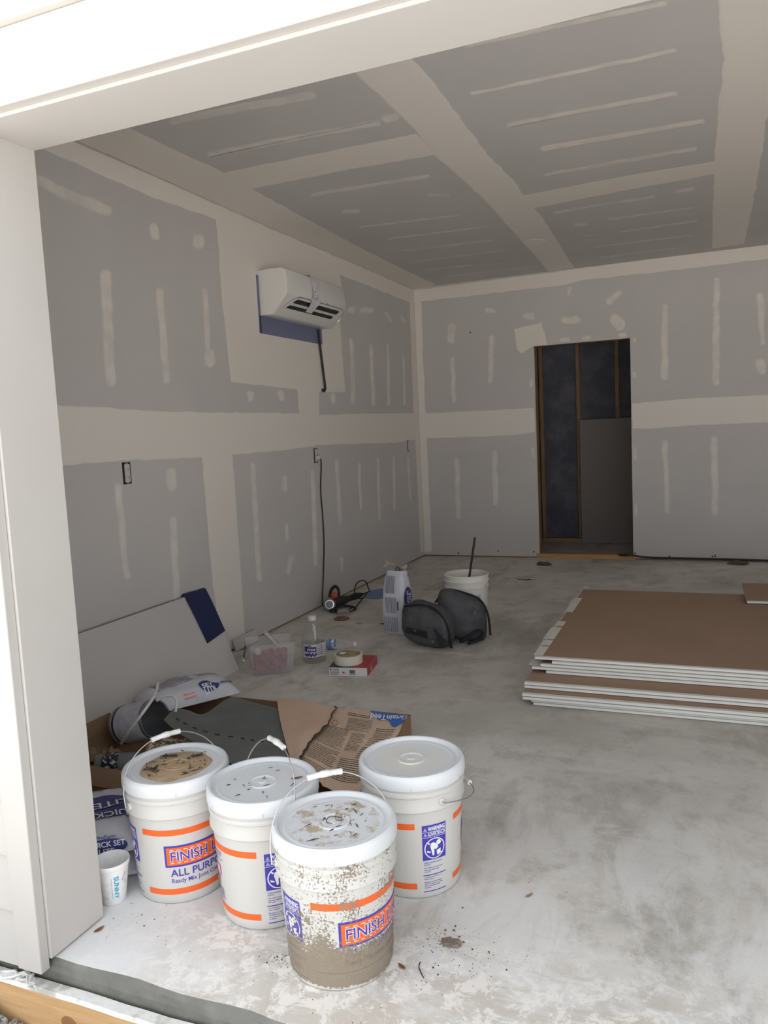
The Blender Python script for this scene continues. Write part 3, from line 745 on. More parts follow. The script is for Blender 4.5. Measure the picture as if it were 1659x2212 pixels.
    rr2 = [.003, .0075, .0082, .0078, .0076, .0088, .0092, .0092, .0088, .0076, .0078, .0082, .0075, .003]
    gp = [p - upv * (.002 + 1.2 * ((p - top).length ** 2)) for p in gp]
    g.tube(gp, rr2, 14).build('grip', M_white, bail, 'auto')
    return t, lid, face
LB1 = lid_material('lid_brown_residue', (.55, .42, .28), .42, .118, 10)
LB2 = lid_material('lid_pale_stain', (.62, .54, .42), .40, .112, 13)
LB3 = lid_material('lid_dirty', (.47, .39, .29), .50, .128, 26)
LB4 = lid_material('lid_milky', (.72, .71, .68), .60, .112, 6)
p1, l1, f1 = pail('white compound pail with brown dried muck in its lid, beside the foam cup', (1.283, -5.822), -47, -64, -18, 'puddle', .0, LB1)
p2, l2, f2 = pail('white compound pail with lightly stained lid, touching the muddy pail', (1.598, -5.842), 39 - 0, 24, 16, 'stained', .0, LB2, bail_h=.185)
p3, l3, f3 = pail('white compound pail caked with brown mud, nearest the opening', (1.893, -5.985), -28, -75, -22, 'muddy', 1.0, LB3, bail_h=.185)
p4, l4, f4 = pail('clean white compound pail with a milky wet lid and bail folded down at its side', (1.948, -5.578), 51, 32, 101, 'clean', .0, LB4, bail_h=.185)
# what lies on the lids
def irregular(r0, n=40, wob=.12, seed=0):
    return [r0 * (1 + wob * nz(cos(2 * pi * k / n), sin(2 * pi * k / n), seed, 1.6) * 1.5) for k in range(n)]
M_pool = mat('dried_brown_residue', (.50, .37, .24), .35, col2=(.36, .24, .14), scale=30, detail=9, thr=(.35, .7), bump=.6, bscale=55, bdist=.004)
rr_ = irregular(.104, wob=.10, seed=2); vs = [V((0, 0, .3618))]
for q_ in (.5, .93, 1.0): vs += [V((rr_[k] * q_ * cos(2 * pi * k / 40), rr_[k] * q_ * sin(2 * pi * k / 40), .3618 + (.0008 * nz(rr_[k] * q_ * cos(2 * pi * k / 40), rr_[k] * q_ * sin(2 * pi * k / 40), 0, 40) if q_ < 1 else -.0035))) for k in range(40)]
fs = [(0, 1 + k, 1 + (k + 1) % 40) for k in range(40)] + [(a_ + k, a_ + 40 + k, a_ + 40 + (k + 1) % 40, a_ + (k + 1) % 40) for a_ in (1, 41) for k in range(40)]
mk('residue', vs, fs, M_pool, l1, smooth=True)
g = G().lathe([(.034, .3618), (.036, .3638), (.040, .3640), (.043, .3618)], 30); g.lathe([(.018, .3618), (.020, .3632), (.023, .3632), (.025, .3618)], 24); g.build('ripple', M_pool, l1, 'auto')
def leaf(name, loc, rz, l, w, label, cat='leaf', curl=.3, m=M_leaf, group=None):
    g = G(); rows = []
    for i in range(9):
        s_ = i / 8; ww = w * .5 * sin(pi * min(1, s_ * .96 + .02)) ** .8
        rows.append([V(((s_ - .5) * l, ww * q_, .0025 + curl * l * .25 * ((s_ - .5) ** 2) * 4 + curl * ww * abs(q_) * .5)) for q_ in (-1, -.5, 0, .5, 1)])
    g.sheet(rows, .0006)
    o = g.build(name, m, None, 'auto'); o.location = loc; o.rotation_euler = (0, 0, rz); o['label'] = label; o['category'] = cat
    if group: o['group'] = group
    return o
def lidpos(t, dx, dy): return (t.location.x + dx, t.location.y + dy, .3592)
leaf('dry_leaf', lidpos(p2, .085, .045), R(40), .036, .010, 'curled brown leaf on the lightly stained pail lid')
leaf('dry_leaf', (*onz(214, 2010).xy, .0005), R(75), .032, .013, 'reddish brown leaf on the slab beside the white jamb')
leaf('dry_leaf', (*onz(868, 2090).xy, .0005), R(-30), .028, .010, 'brown leaf on the slab to the right of the muddy pail')
leaf('dry_leaf', (*onz(1143, 1936).xy, .0005), R(60), .030, .009, 'small curled tan leaf on the open floor right of the pails', m=mat('tan_leaf', (.33, .24, .15), .8))
r = random.Random(11)
g = G()
for k in range(42):       # leaf crumbs and twigs in the puddle
    a_ = r.uniform(0, 2 * pi); q_ = .095 * sqrt(r.random()); p = V((q_ * cos(a_), q_ * sin(a_), .3640)); d = V((cos(r.uniform(0, 6.3)), sin(r.uniform(0, 6.3)), 0)) * r.uniform(.003, .012)
    g.tube([p - d, p + V((0, 0, .001)), p + d + V((0, 0, .001))], [.0006, r.uniform(.0008, .0018), .0006], 5)
for cx_, cy_ in ((-.045, -.055), (.03, .07), (-.055, .04)):
    for k in range(16):
        p = V((cx_ + r.gauss(0, .012), cy_ + r.gauss(0, .007), .3640 + r.random() * .003)); d = V((r.uniform(-1, 1), r.uniform(-1, 1), r.uniform(-.1, .1))).normalized() * r.uniform(.004, .010)
        g.tube([p - d, p, p + d], [.0006, r.uniform(.001, .0025), .0006], 5)
tag(g.build('leaf_litter', M_twig, l1, fix=False), kind='stuff')
for t_, l_, n_, sd in ((p2, l2, 16, 3), (p3, l3, 26, 4)):
    g = G(); r = random.Random(sd)
    for k in range(n_):
        a_ = r.uniform(0, 2 * pi); q_ = .10 * sqrt(r.random()); p = V((q_ * cos(a_), q_ * sin(a_), .3605)); d = V((cos(r.uniform(0, 6.3)), sin(r.uniform(0, 6.3)), 0)) * r.uniform(.001, .012)
        g.tube([p - d, p + V((.001, .001, .0005)), p + d], [.0006, r.uniform(.0007, .0016), .0006], 5)
    tag(g.build('twig_crumbs', M_twig, l_, fix=False), kind='stuff')
g = G().tube([V((.02 * cos(a_), .02 * sin(a_), .3625 + .002 * sin(3 * a_))) for a_ in [k * .35 for k in range(15)]], .0009, 5)
g.tube(smooth_path([(-.004, .03, .364), (.0, .012, .372), (.008, -.004, .366), (.024, .006, .364)], 5), .0008, 5)
g.build('twig', M_twig, l3)

# ------------------------------------------------------------------ foam cup
def cup():
    p = V((1.150, -5.978, 0)); face = atan2(CAM.y - p.y, CAM.x - p.x)
    t = thing('foam_cup', 'white foam cup with SUNNY in blue, standing by the jamb', 'cup', (p.x, p.y, .0005), 0)
    hh = .125
    prof = [(0, 0), (.0320, 0), (.0338, .002), (.0485, hh - .016), (.0512, hh - .014), (.0530, hh - .003), (.0522, hh), (.0502, hh - .002), (.0465, hh - .016), (.0315, .006), (0, .006)]
    G().lathe(prof, 56).build('body', mat('polystyrene_foam', (.86, .86, .84), .7, col2=(.80, .80, .77), scale=60, bump=.12, bscale=260, bdist=.001), t, 'auto')
    def fn(u, v, lift):
        rr_ = .0338 + (.0485 - .0338) * (v - .002) / (hh - .018) + lift; th = face + u / .039; return V((rr_ * cos(th), rr_ * sin(th), v))
    P = Print(fn); cy = mat('cyan_print', (.03, .36, .62), .5)
    P.text('SUNNY', R(4) * .039, .091, .070, .0115, cy, .0006, offset=.03, rot=-pi / 2)
    for k in range(26): P.rect(R(-6) * .039, R(-6) * .039 + .0012, .086 - k * .0026, .0878 - k * .0026, cy, .0006, 1, 1)
    red = mat('red_brown_print', (.30, .07, .05), .5)
    for k in range(9): P.rect(R(34) * .039 + k * .0011, R(34) * .039 + k * .0011 + .0016, .072 + k * .0016 + k * k * .0001, .0742 + k * .0016 + k * k * .00012, red, .0006, 1, 1)
    P.ring(R(52) * .039, .062, .0042, .0048, red, .0006, 16, .7); P.ring(R(50) * .039, .071, .003, .0036, red, .0006, 16, .7)
    for k in range(10): P.rect(R(-40) * .039 + k * .0012, R(-40) * .039 + k * .0012 + .0015, .030 - k * .0009, .0312 - k * .0009, M_bagink, .0006, 1, 1)
    P.build('printed_lettering', t)
    return t
cup()

# ------------------------------------------------------------------ stacked wallboard sheets, brown backs up, white taped long edges
def wallboard(label, x0, y0, w_, l_, z0, rz=0.0, t_=.0145, tape_seed=0, group='stacked wallboard sheets', tapes=True, backcol=None):
    """near-left corner at (x0,y0); l_ along x, w_ along y"""
    t = thing('wallboard_sheet', label, 'wallboard', (x0, y0, z0), rz, group)
    G().box(.0, l_, .0015, w_, 0.0002, t_).build('board', [backcol or M_brownback], t)
    G().box(0, l_, -.004, .0014, .0030, t_ - .0006).box(0, l_, -.004, .016, t_ - .0012, t_ + .0003).build('edge_tape', M_edgetape, t)
    G().box(-.0012, -.0002, .002, w_ - .002, .0015, t_ - .001).build('cut_end', M_gyp, t)
    if tapes:
        r = random.Random(tape_seed); y = .02
        while y < w_ - .05:
            l = r.uniform(.06, .26)
            if r.random() < .72:
                e = min(w_ - .01, y + l)
                G().box(-.012 - r.random() * .012, .035, y, e, t_ + .0001, t_ + .0005).build('end_tape', M_edgetape, t)
            y += l + r.uniform(0, .03)
    return t
TB = .0150
stack = [(1.990, -4.092, 0, 'lowest'), (1.975, -4.088, 0, 'second from the bottom')]
n0 = 0
for i, (x, y, lab) in enumerate((
        (1.995, -4.085, 'bottom sheet of the brown-backed wallboard stack'),
        (1.985, -4.089, 'second lowest sheet of the brown-backed wallboard stack'),
        (1.950, -4.110, 'third sheet up in the brown-backed wallboard stack'),
        (1.948, -4.108, 'fourth sheet up in the brown-backed wallboard stack, edge furthest forward'),
        (1.944, -4.036, 'fifth sheet up in the brown-backed wallboard stack'),
        (1.944, -4.034, 'sixth sheet up, showing a brown strip below the upper bundle of wallboard'),
        (2.020, -3.886, 'lowest sheet of the upper bundle of brown-backed wallboard'),
        (1.950, -3.884, 'second sheet of the upper bundle, its corner jutting out to the left'),
        (1.992, -3.880, 'third sheet of the upper wallboard bundle'),
        (2.048, -3.876, 'second from top in the wallboard stack, set back at its left end'),
        (1.962, -3.866, 'topmost full brown-backed wallboard sheet on the stack'))):
    back = 1.37
    wallboard(lab, x, y, back, 2.9, .0008 + i * (TB + .0006), 0, TB, 20 + i, tapes=i in (3, 5, 7, 10), group='stacked wallboard sheets')
far = onz(1263, 1266, .016)
t = thing('wallboard_sheet', 'grey-faced wallboard sheet flat on the floor behind the brown-backed stack', 'wallboard', (far.x, -2.70, .0008), 0, 'stacked wallboard sheets')
G().box(0, 2.9, 0, far.y + 2.70, 0, .0145).build('board', M_drywall, t); G().box(0, .04, .02, far.y + 2.69, .0146, .0152).build('end_tape', M_edgetape, t)
ztop = .0008 + 11 * (TB + .0006)
wallboard('brown-backed offcut lying across the back of the wallboard stack', 1.955, -2.47, .32, 2.6, ztop - 2 * (TB + .0006) - .0, 0, TB, 44, tapes=False)
sm = wallboard('small brown wallboard offcut on the stack by the right edge', 2.985, -2.49, .56, .9, ztop + .0004, R(1.0), TB, 45, tapes=False)

# ------------------------------------------------------------------ sheet leaning against the left wall, with the navy cloth over its corner
la = thing('leaning_wallboard', 'grey wallboard offcut leaning low against the left wall', 'wallboard', (.0, -4.72, 0))
ang = atan2(.45, .245)
def lean_pt(y, s, lift=0.0):        # s metres up the slope from the foot
    return V((.268 - s * cos(ang) + lift * sin(ang), y + 4.72, .002 + s * sin(ang) + lift * cos(ang)))
SL = .45 / sin(ang)
g = G(); A = [lean_pt(-5.62, 0), lean_pt(-3.955, 0), lean_pt(-3.875, SL), lean_pt(-5.62, SL)]
nn = V((-sin(ang), 0, -cos(ang)))
g.prism(A, nn, .012); g.build('board', M_drywall, la)
G().prism([lean_pt(-5.62, SL), lean_pt(-3.875, SL), lean_pt(-3.875, SL - .004), lean_pt(-5.62, SL - .004)], -nn, .0006).build('torn_edge', mat('torn_paper_edge', (.16, .13, .11), .9), la)
def board_hit(px, py):
    d = ray(px, py); n_ = V((sin(ang), 0, cos(ang))); p0 = V((.268, 0, .002)); k = (p0 - CAM).dot(n_) / d.dot(n_); return CAM + d * k
cl = [board_hit(*q_) for q_ in ((396, 1287), (443, 1273), (486, 1362), (447, 1390))]
rows = []
for i in range(9):
    s_ = i / 8; a_ = cl[0].lerp(cl[3], s_); b_ = cl[1].lerp(cl[2], s_); row = []
    for j in range(5):
        p = a_.lerp(b_, j / 4) + V((sin(ang), 0, cos(ang))) * (.005 + .003 * sin(j * 1.7 + i * .5)); row.append(p)
    rows.append(row)
up = [p + V((-.012, 0, .006)) for p in rows[0]]; dn = [p + V((-.024, 0, -.012)) for p in rows[0]]
dn = [V((max(p.x, .003), p.y, p.z)) for p in dn]; up = [V((max(p.x, .006), p.y, p.z)) for p in up]
g = G().sheet([dn, up] + rows, .0022)
o = rebase(g.build('navy_cloth', mat('navy_cloth', (.018, .026, .085), .9, bump=.3, bscale=500, bdist=.001), None, 'auto')); tag(o, 'navy blue cloth strip hung over the corner of the leaning wallboard', 'cloth')
# wallboard scrap at the foot of the wall
o = G().box(-.0, .012, -.13, .13, 0, .075, M=Matrix.Rotation(R(-14), 4, 'Y')).build('wallboard_scrap', M_drywall); o.location = (.028, -3.50, .003); tag(o, 'narrow wallboard scrap propped at the foot of the left wall behind the tub', 'scrap')

# ------------------------------------------------------------------ mini-split on the left wall
def minisplit():
    y0, y1 = -3.03, -2.12; z0, z1 = 2.135, 2.432
    t = thing('mini_split_unit', 'white wall-mounted mini-split air conditioner with a paper strip taped over it', 'air conditioner', (0.002, (y0 + y1) / 2, z0))
    L_ = y1 - y0; h = z1 - z0; dp = .215
    # cross-section (x out from wall, z up), rounded lower front
    sec = [(0.0, .0), (.0, h), (.10, h + .004), (dp - .03, h), (dp - .008, h - .012), (dp, h - .035), (dp + .004, h * .62), (dp + .002, .135), (dp - .006, .120), (.105, .008), (.085, .0), (.04, .0)]
    g = G(); n = len(sec); cols = [(-L_ / 2, .92, .06), (-L_ / 2 + .006, .975, .02), (-L_ / 2 + .022, 1.0, 0), (L_ / 2 - .022, 1.0, 0), (L_ / 2 - .006, .975, .02), (L_ / 2, .92, .06)]
    vs = [V((x * s_, y, z * (1 - q_ * .3) + h * q_ * .15)) for y, s_, q_ in cols for x, z in sec]
    fs = [(i * n + j, (i + 1) * n + j, (i + 1) * n + (j + 1) % n, i * n + (j + 1) % n) for i in range(5) for j in range(n)] + [tuple(range(n)), tuple(5 * n + k for k in range(n))]
    g.add(vs, fs); g.build('housing', mat('ac_white', (.74, .73, .70), .22), t, 'auto')
    # front cover edge shadow gap that sweeps round the outlet
    dark = mat('ac_gap', (.22, .22, .22), .6)
    sill = smooth_path([(.05, -L_ / 2 + .004, .004), (.09, -L_ / 2 + .012, .010), (.135, -L_ / 2 + .05, .044), (.180, -L_ / 2 + .10, .092), (.206, -L_ / 2 + .16, .119), (.212, -L_ / 2 + .22, .125), (.212, 0, .1255), (.212, L_ / 2 - .10, .125), (.206, L_ / 2 - .04, .118)], 6)
    G().tube(sill, .0035, 6).build('cover_gap', dark, t, 'auto')
    ring = smooth_path([(.206, L_ / 2 - .04, .118), (.196, L_ / 2 - .012, .105), (.165, L_ / 2 + .002, .072), (.135, L_ / 2 - .006, .040), (.118, L_ / 2 - .03, .022)], 6)
    G().tube(ring, .003, 6).build('trim_ring', M_steel, t, 'auto')
    # air outlet: two dark slots with a vane between, on the sloping underside
    A0, B0 = V((dp - .006, 0, .120)), V((.105, 0, .008)); e = (B0 - A0).normalized(); nr_ = V((-e.z, 0, e.x))
    if nr_.z > 0: nr_ = -nr_
    def sl(y, s_, lift): return A0 + e * s_ + V((0, y, 0)) + nr_ * lift
    for nm, s0, s1, ya, yb, m_ in (('air_slot', .014, .046, -L_ / 2 + .150, L_ / 2 - .10, M_black), ('air_slot', .068, .094, -L_ / 2 + .105, L_ / 2 - .135, M_black), ('vane', .049, .065, -L_ / 2 + .125, L_ / 2 - .115, mat('ac_vane', (.66, .66, .64), .35))):
        lf = .0015 if nm == 'air_slot' else .003
        poly = [sl(ya + .022, s0, lf), sl(yb, s0, lf), sl(yb + .010, (s0 + s1) / 2, lf), sl(yb - .012, s1, lf), sl(ya - .012, s1, lf)]
        G().prism(poly, nr_, .002).build(nm, m_, t)
    # end caps of the outlet and maker's mark
    P = Print(lambda u, v, lift: V((dp + .0042 + lift, u, v)))
    for k in range(5): P.rect(.115 + k * .0075, .120 + k * .0075, .125, .134, M_bagink, .0008, 1, 1)
    P.build('maker_mark', t)
    # paper strip hanging over the front, crumpled
    yc = -.055; rows = []
    path = [(dp - .05, h + .006), (dp - .012, h + .001), (dp + .006, h - .04), (dp + .011, h - .10), (dp + .012, h * .5), (dp + .010, .135), (dp + .004, .112), (dp - .022, .088), (dp - .058, .052)]
    for i, (x, z) in enumerate(path):
        wd = .052 + .008 * sin(i * 1.3); rows.append([V((x + .004 * sin(i * 2.1 + j * 1.9), yc + wd * (j / 4 * 2 - 1) + .006 * sin(i * .9), z)) for j in range(5)])
    vs = [p for r_ in rows for p in r_]; k = len(vs); fs = [(i * 5 + j, i * 5 + j + 1, (i + 1) * 5 + j + 1, (i + 1) * 5 + j) for i in range(8) for j in range(4)]
    vs2 = [p - V((.001, 0, 0)) for p in vs]
    o = G().add(vs + vs2, fs + [tuple(reversed([q_ + k for q_ in f])) for f in fs]).build('paper_strip', mat('instruction_paper', (.68, .66, .70), .8, col2=(.60, .58, .62), scale=12), t, fix=False)
    P = Print(lambda u, v, lift: V((dp + .013 + lift, yc + u, v)))
    P.disc(-.014, .185, .006, .006, M_ink, .001, 1, 10); P.disc(.006, .148, .006, .006, M_ink, .001, 1, 10); P.disc(.024, .148, .006, .006, M_ink, .001, 1, 10)
    for k in range(3): P.rect(-.04, -.005 + .006 * (k % 3), .138 - k * .004, .1395 - k * .004, M_bagink, .001, 1, 1)
    P.rect(-.03, .03, .163, .1645, M_bagink, .001, 1, 1)
    P.build('print', o)
    return t
minisplit()
# blue mounting sheet behind and below the unit
o = rebase(G().box(.0021, .008, -3.045, -2.135, 2.02, 2.134).box(.0021, .008, -3.052, -3.034, 2.02, 2.40).build('mounting_sheet', mat('blue_film', (.17, .185, .30), .5)))
tag(o, 'blue film sheet on the wall below and beside the mini-split', 'film sheet')
hs = [onx(688, 712, .03), onx(690, 735, .022), onx(695, 775, .02), onx(700, 815, .02), onx(702.5, 838, .02), onx(700, 845, .021), onx(697, 841, .022)]
o = rebase(G().tube(smooth_path(hs, 5), .0095, 10).build('drain_hose', M_black, None, 'auto')); tag(o, 'black drain hose dangling below the mini-split', 'hose')

# ------------------------------------------------------------------ uncovered outlets
def outlet(label, y, z, w_=.052, plug=False):
    t = thing('wall_outlet', label, 'outlet', (.002, y, z), 0, 'uncovered outlets on the left wall')
    G().box(-.001, .0015, -.030, .030, -.056, .056).build('box_cutout', M_black, t)
    g = G()
    for s_ in (-1, 1): g.cbox(.0015, .010, -.017, .017, s_ * .0205 - .016, s_ * .0205 + .016, .005)
    g.box(.0015, .006, -.018, .018, -.046, .046)
    rec = g.build('receptacle', mat('ivory_plastic', (.62, .61, .57), .45), t, 'auto')
    g = G()
    for s_ in (-1, 1):
        for q_ in (-.006, .006): g.box(.0101, .0104, q_ - .0012, q_ + .0012, s_ * .0205 - .004, s_ * .0205 + .006)
        g.box(.0101, .0104, -.002, .002, s_ * .0205 - .011, s_ * .0205 - .007)
    g.build('slot', M_black, rec)
    for s_ in (-1, 1):
        G().box(.0015, .004, -.009, .009, s_ * .0505 - .004, s_ * .0505 + .004).build('mounting_strap', M_steel, t)
    return t
for (px, py), lab in (((275, 1022), 'uncovered outlet nearest the opening on the left wall'), ((683, 984), 'outlet with the black cord plugged in, below the mini-split'), ((883, 963), 'uncovered outlet by the back corner of the left wall')):
    p = onx(px, py, .005); outlet(lab, p.y, p.z)

# ------------------------------------------------------------------ recessed downlight
t = thing('recessed_downlight', 'round recessed light housing in the ceiling seam', 'light', (LIGHT[0], LIGHT[1], H - .003))
G().lathe([(.074, .16), (.0735, .003), (.0735, .0), (.082, -.0012), (.083, .001), (.0735, .0035)], 40).build('trim_ring', mat('white_ring', (.75, .74, .72), .4), t, 'auto')
G().lathe([(.0728, .002), (.0728, .05), (.0700, .055), (.0700, .11), (.066, .13), (0, .135)], 40).build('housing', mat('galvanised_can', (.55, .54, .54), .3, metal=.85), t, 'auto')

# ------------------------------------------------------------------ white bags of setting compound
def pillow(L_, W_, Hh, seed=0, wr=.006, nu=26, nv=20, flat=4.0, base=.12):
    """stuffed paper bag lying flat: x length, y width, z up"""
    def zt(u, v): return Hh * (base + (1 - base) * ((1 - abs(u) ** flat) ** .5) * ((1 - abs(v) ** flat) ** .5))
    def topf(x, y):
        u = max(-1, min(1, x / (L_ / 2))); v = max(-1, min(1, y / (W_ / 2)))
        return zt(u, v) + wr * (nz(x, y, seed, 14) + .5 * nz(x, y, seed + 3, 34)) * (1 if max(abs(u), abs(v)) < .98 else 0)
    rows_t = []; 
    for i in range(nu + 1):
        u = -1 + 2 * i / nu
        rows_t.append([V((u * L_ / 2 * (1 - .03 * abs(v_) ** 3), v_ * W_ / 2 * (1 - .03 * abs(u) ** 3), topf(u * L_ / 2, v_ * W_ / 2))) for v_ in [-1 + 2 * j / nv for j in range(nv + 1)]])
    vs = [p for r_ in rows_t for p in r_]; k = len(vs)
    bt = [V((p.x * .97, p.y * .97, 0.0 if (0 < i < nu and 0 < j < nv) else Hh * base * .5)) for i, r_ in enumerate(rows_t) for j, p in enumerate(r_)]
    for q_, (i, j) in enumerate([(i, j) for i in range(nu + 1) for j in range(nv + 1)]):
        if 0 < i < nu and 0 < j < nv: continue
        bt[q_] = V((vs[q_].x, vs[q_].y, Hh * base * .45))
    g = G(); fs = []
    for i in range(nu):
        for j in range(nv):
            a, b, c, d = i * (nv + 1) + j, (i + 1) * (nv + 1) + j, (i + 1) * (nv + 1) + j + 1, i * (nv + 1) + j + 1
            fs += [(a, b, c, d), (k + d, k + c, k + b, k + a)]
    for i in range(nu):
        for j in (0, nv): a, b = i * (nv + 1) + j, (i + 1) * (nv + 1) + j; fs.append((a, b, k + b, k + a))
    for j in range(nv):
        for i in (0, nu): a, b = i * (nv + 1) + j, i * (nv + 1) + j + 1; fs.append((a, b, k + b, k + a))
    g.add(vs + bt, fs)
    return g, topf
def qs_print(P, L_, W_, rot180=False, big=True):
    """bag front: lozenge name panel, oval with the product name, small print"""
    s_ = -1 if rot180 else 1
    def U(u): return u * s_
    P.disc(0, -.01 * s_, .118, .062, M_navy, .0030, 5, 36)
    rr_ = pi if rot180 else 0
    P.text('QUICK SET', U(-.128), U(-.016), .235, .040, M_navy, .0040, .05, rr_); P.text('QUICK SET', U(-.128), U(-.016), .235, .040, M_whiteprint, .0050, .012, rr_)
    P.text('LITE', U(-.052), U(-.058), .108, .036, M_navy, .0040, .05, rr_); P.text('LITE', U(-.052), U(-.058), .108, .036, M_whiteprint, .0050, .012, rr_)
def bag_axes(o, c, ex, ey):
    pass
def qs_bag(label, c, rz, z, L_, W_, Hh, seed, lie=True):
    t = thing('compound_bag', label, 'bag', (c[0], c[1], z), rz, 'white bags of setting compound')
    g, topf = pillow(L_, W_, Hh, seed, base=.28)
    g.build('bag', M_bagpaper, t, 'auto')
    return t, topf
ca, sa = .81, .59        # the bags lie askew: long axis points back-left
qrz = atan2(ca, -sa)     # bag x axis = (-.59,.81)
cx, cy = .925, -5.800
q1, tf = qs_bag('lower white setting-compound bag behind the jamb, under another bag', (cx - .008, cy + .004), qrz, .001, .37, .29, .076, 3)
def endprint(t_, topf, L_, W_, Hh, text=True):
    # printed short end facing the opening: x = -L/2 side
    def fn(u, v, lift): return V((-L_ / 2 * (1 - .0) - .002 - lift, -u, v))
    return Print(fn)
q2, tf2 = qs_bag('upper white setting-compound bag with a large blue oval, behind the jamb', (cx, cy), qrz, .0815, .37, .29, .084, 5)
P = Print(lambda u, v, lift: V((u, v, tf2(u, v) + lift)))
# seen from the opening the front print is upside down and runs across the bag
def across(P, st, u, v, w_, h_, m, lift, off, a): P.text(st, u, v, w_, h_, m, lift, off, a)
P.disc(-.015, -.030, .078, .118, M_navy, .0030, 6, 36)
AR = pi / 2 + R(12)      # lettering direction in bag space, upside down to the viewer
for m_, off, lf in ((M_navy, .06, .0042), (M_whiteprint, .006, .0054)):
    P.text('QUICK SET', -.030, -.140, .215, .044, m_, lf, off, AR)
    P.text('LITE', .028, -.100, .105, .038, m_, lf, off, AR)
P.poly([(-.14, .155), (-.085, .14), (-.10, .02), (-.125, .0), (-.16, .05)], M_navy, .0040)
P.poly([(-.137, .145), (-.092, .134), (-.105, .03), (-.124, .012), (-.152, .055)], M_whiteprint, .0050)
P.poly([(-.134, .14), (-.096, .130), (-.108, .035), (-.124, .02), (-.148, .056)], M_navy, .0056)
P.text('PROFORM', -.110, .036, .095, .022, M_whiteprint, .0062, .02, pi / 2 + R(10))
for k in range(5): P.rect(.115 + k * .011, .119 + k * .011, -.02, .10 - .01 * (k % 3), M_bagink, .0035, .02, .02)
greek(P, .135, .165, -.07, 3, .012, .004, M_bagink, 7, .004)
P.build('printed_front', q2)
for tt, tf_, zz in ((q2, tf2, .0), (q1, tf, 0)):
    P = Print(lambda u, v, lift: V((-.185 - .004 - lift, -u, v)))
    if tt is q2:
        P.disc(.055, .038, .062, .026, M_navy, .0015, 3, 28)
        P.text('QUICK SET', .002, .036, .108, .020, M_whiteprint, .003, .02); P.text('LITE', .034, .017, .044, .016, M_whiteprint, .003, .02)
        P.text('ProForm', .030, .066, .055, .010, M_navy, .003, .02)
    if tt is q2: P.build('printed_end', tt); P = Print(lambda u, v, lift: V((-.185 - .004 - lift, -u, v)))
    for k in range(9): P.rect(-.11 + k * .006, -.107 + k * .006, .018 + .004 * (k % 3), .052 - .003 * (k % 4), M_bagink, .0015, .02, .02)
    P.build('small_print', tt)

# empty-looking white bag slumped behind the carton
wb = thing('compound_bag', 'half-empty white setting-compound bag slumped against the leaning wallboard', 'bag', (.470, -4.700, .1135), R(58), 'white bags of setting compound')
g, tfw = pillow(.44, .27, .085, 9, wr=.012, flat=2.6, base=.10)
g.build('bag', M_bagpaper, wb, 'auto')
P = Print(lambda u, v, lift: V((u, v, tfw(u, v) + lift)))
for k in range(12): P.rect(-.13, .03, .085 - k * .011, .089 - k * .011, M_bagink, .004, .012, .02)
for k in range(9): P.rect(.07, .17, .10 - k * .011, .104 - k * .011, M_bagink, .004, .012, .02)
P.rect(-.15, -.142, -.04, .09, M_navy, .004, .02, .02)
P.build('printed_back', wb)
P = Print(lambda u, v, lift: V((u, v, tfw(u, v) + lift)))
P.disc(.075, -.095, .050, .030, M_navy, .0045, 4, 28); P.text('SET', .040, -.112, .055, .018, M_whiteprint, .0062, .03, R(8)); P.text('LITE', .045, -.130, .055, .016, M_whiteprint, .0068, .03, R(8))
P.text('PROFORM', .135, -.100, .06, .014, M_navy, .005, .05, R(6)); greek(P, -.06, .0, -.118, 2, .009, .004, M_pink, 6, .005)
P.build('printed_front', wb)

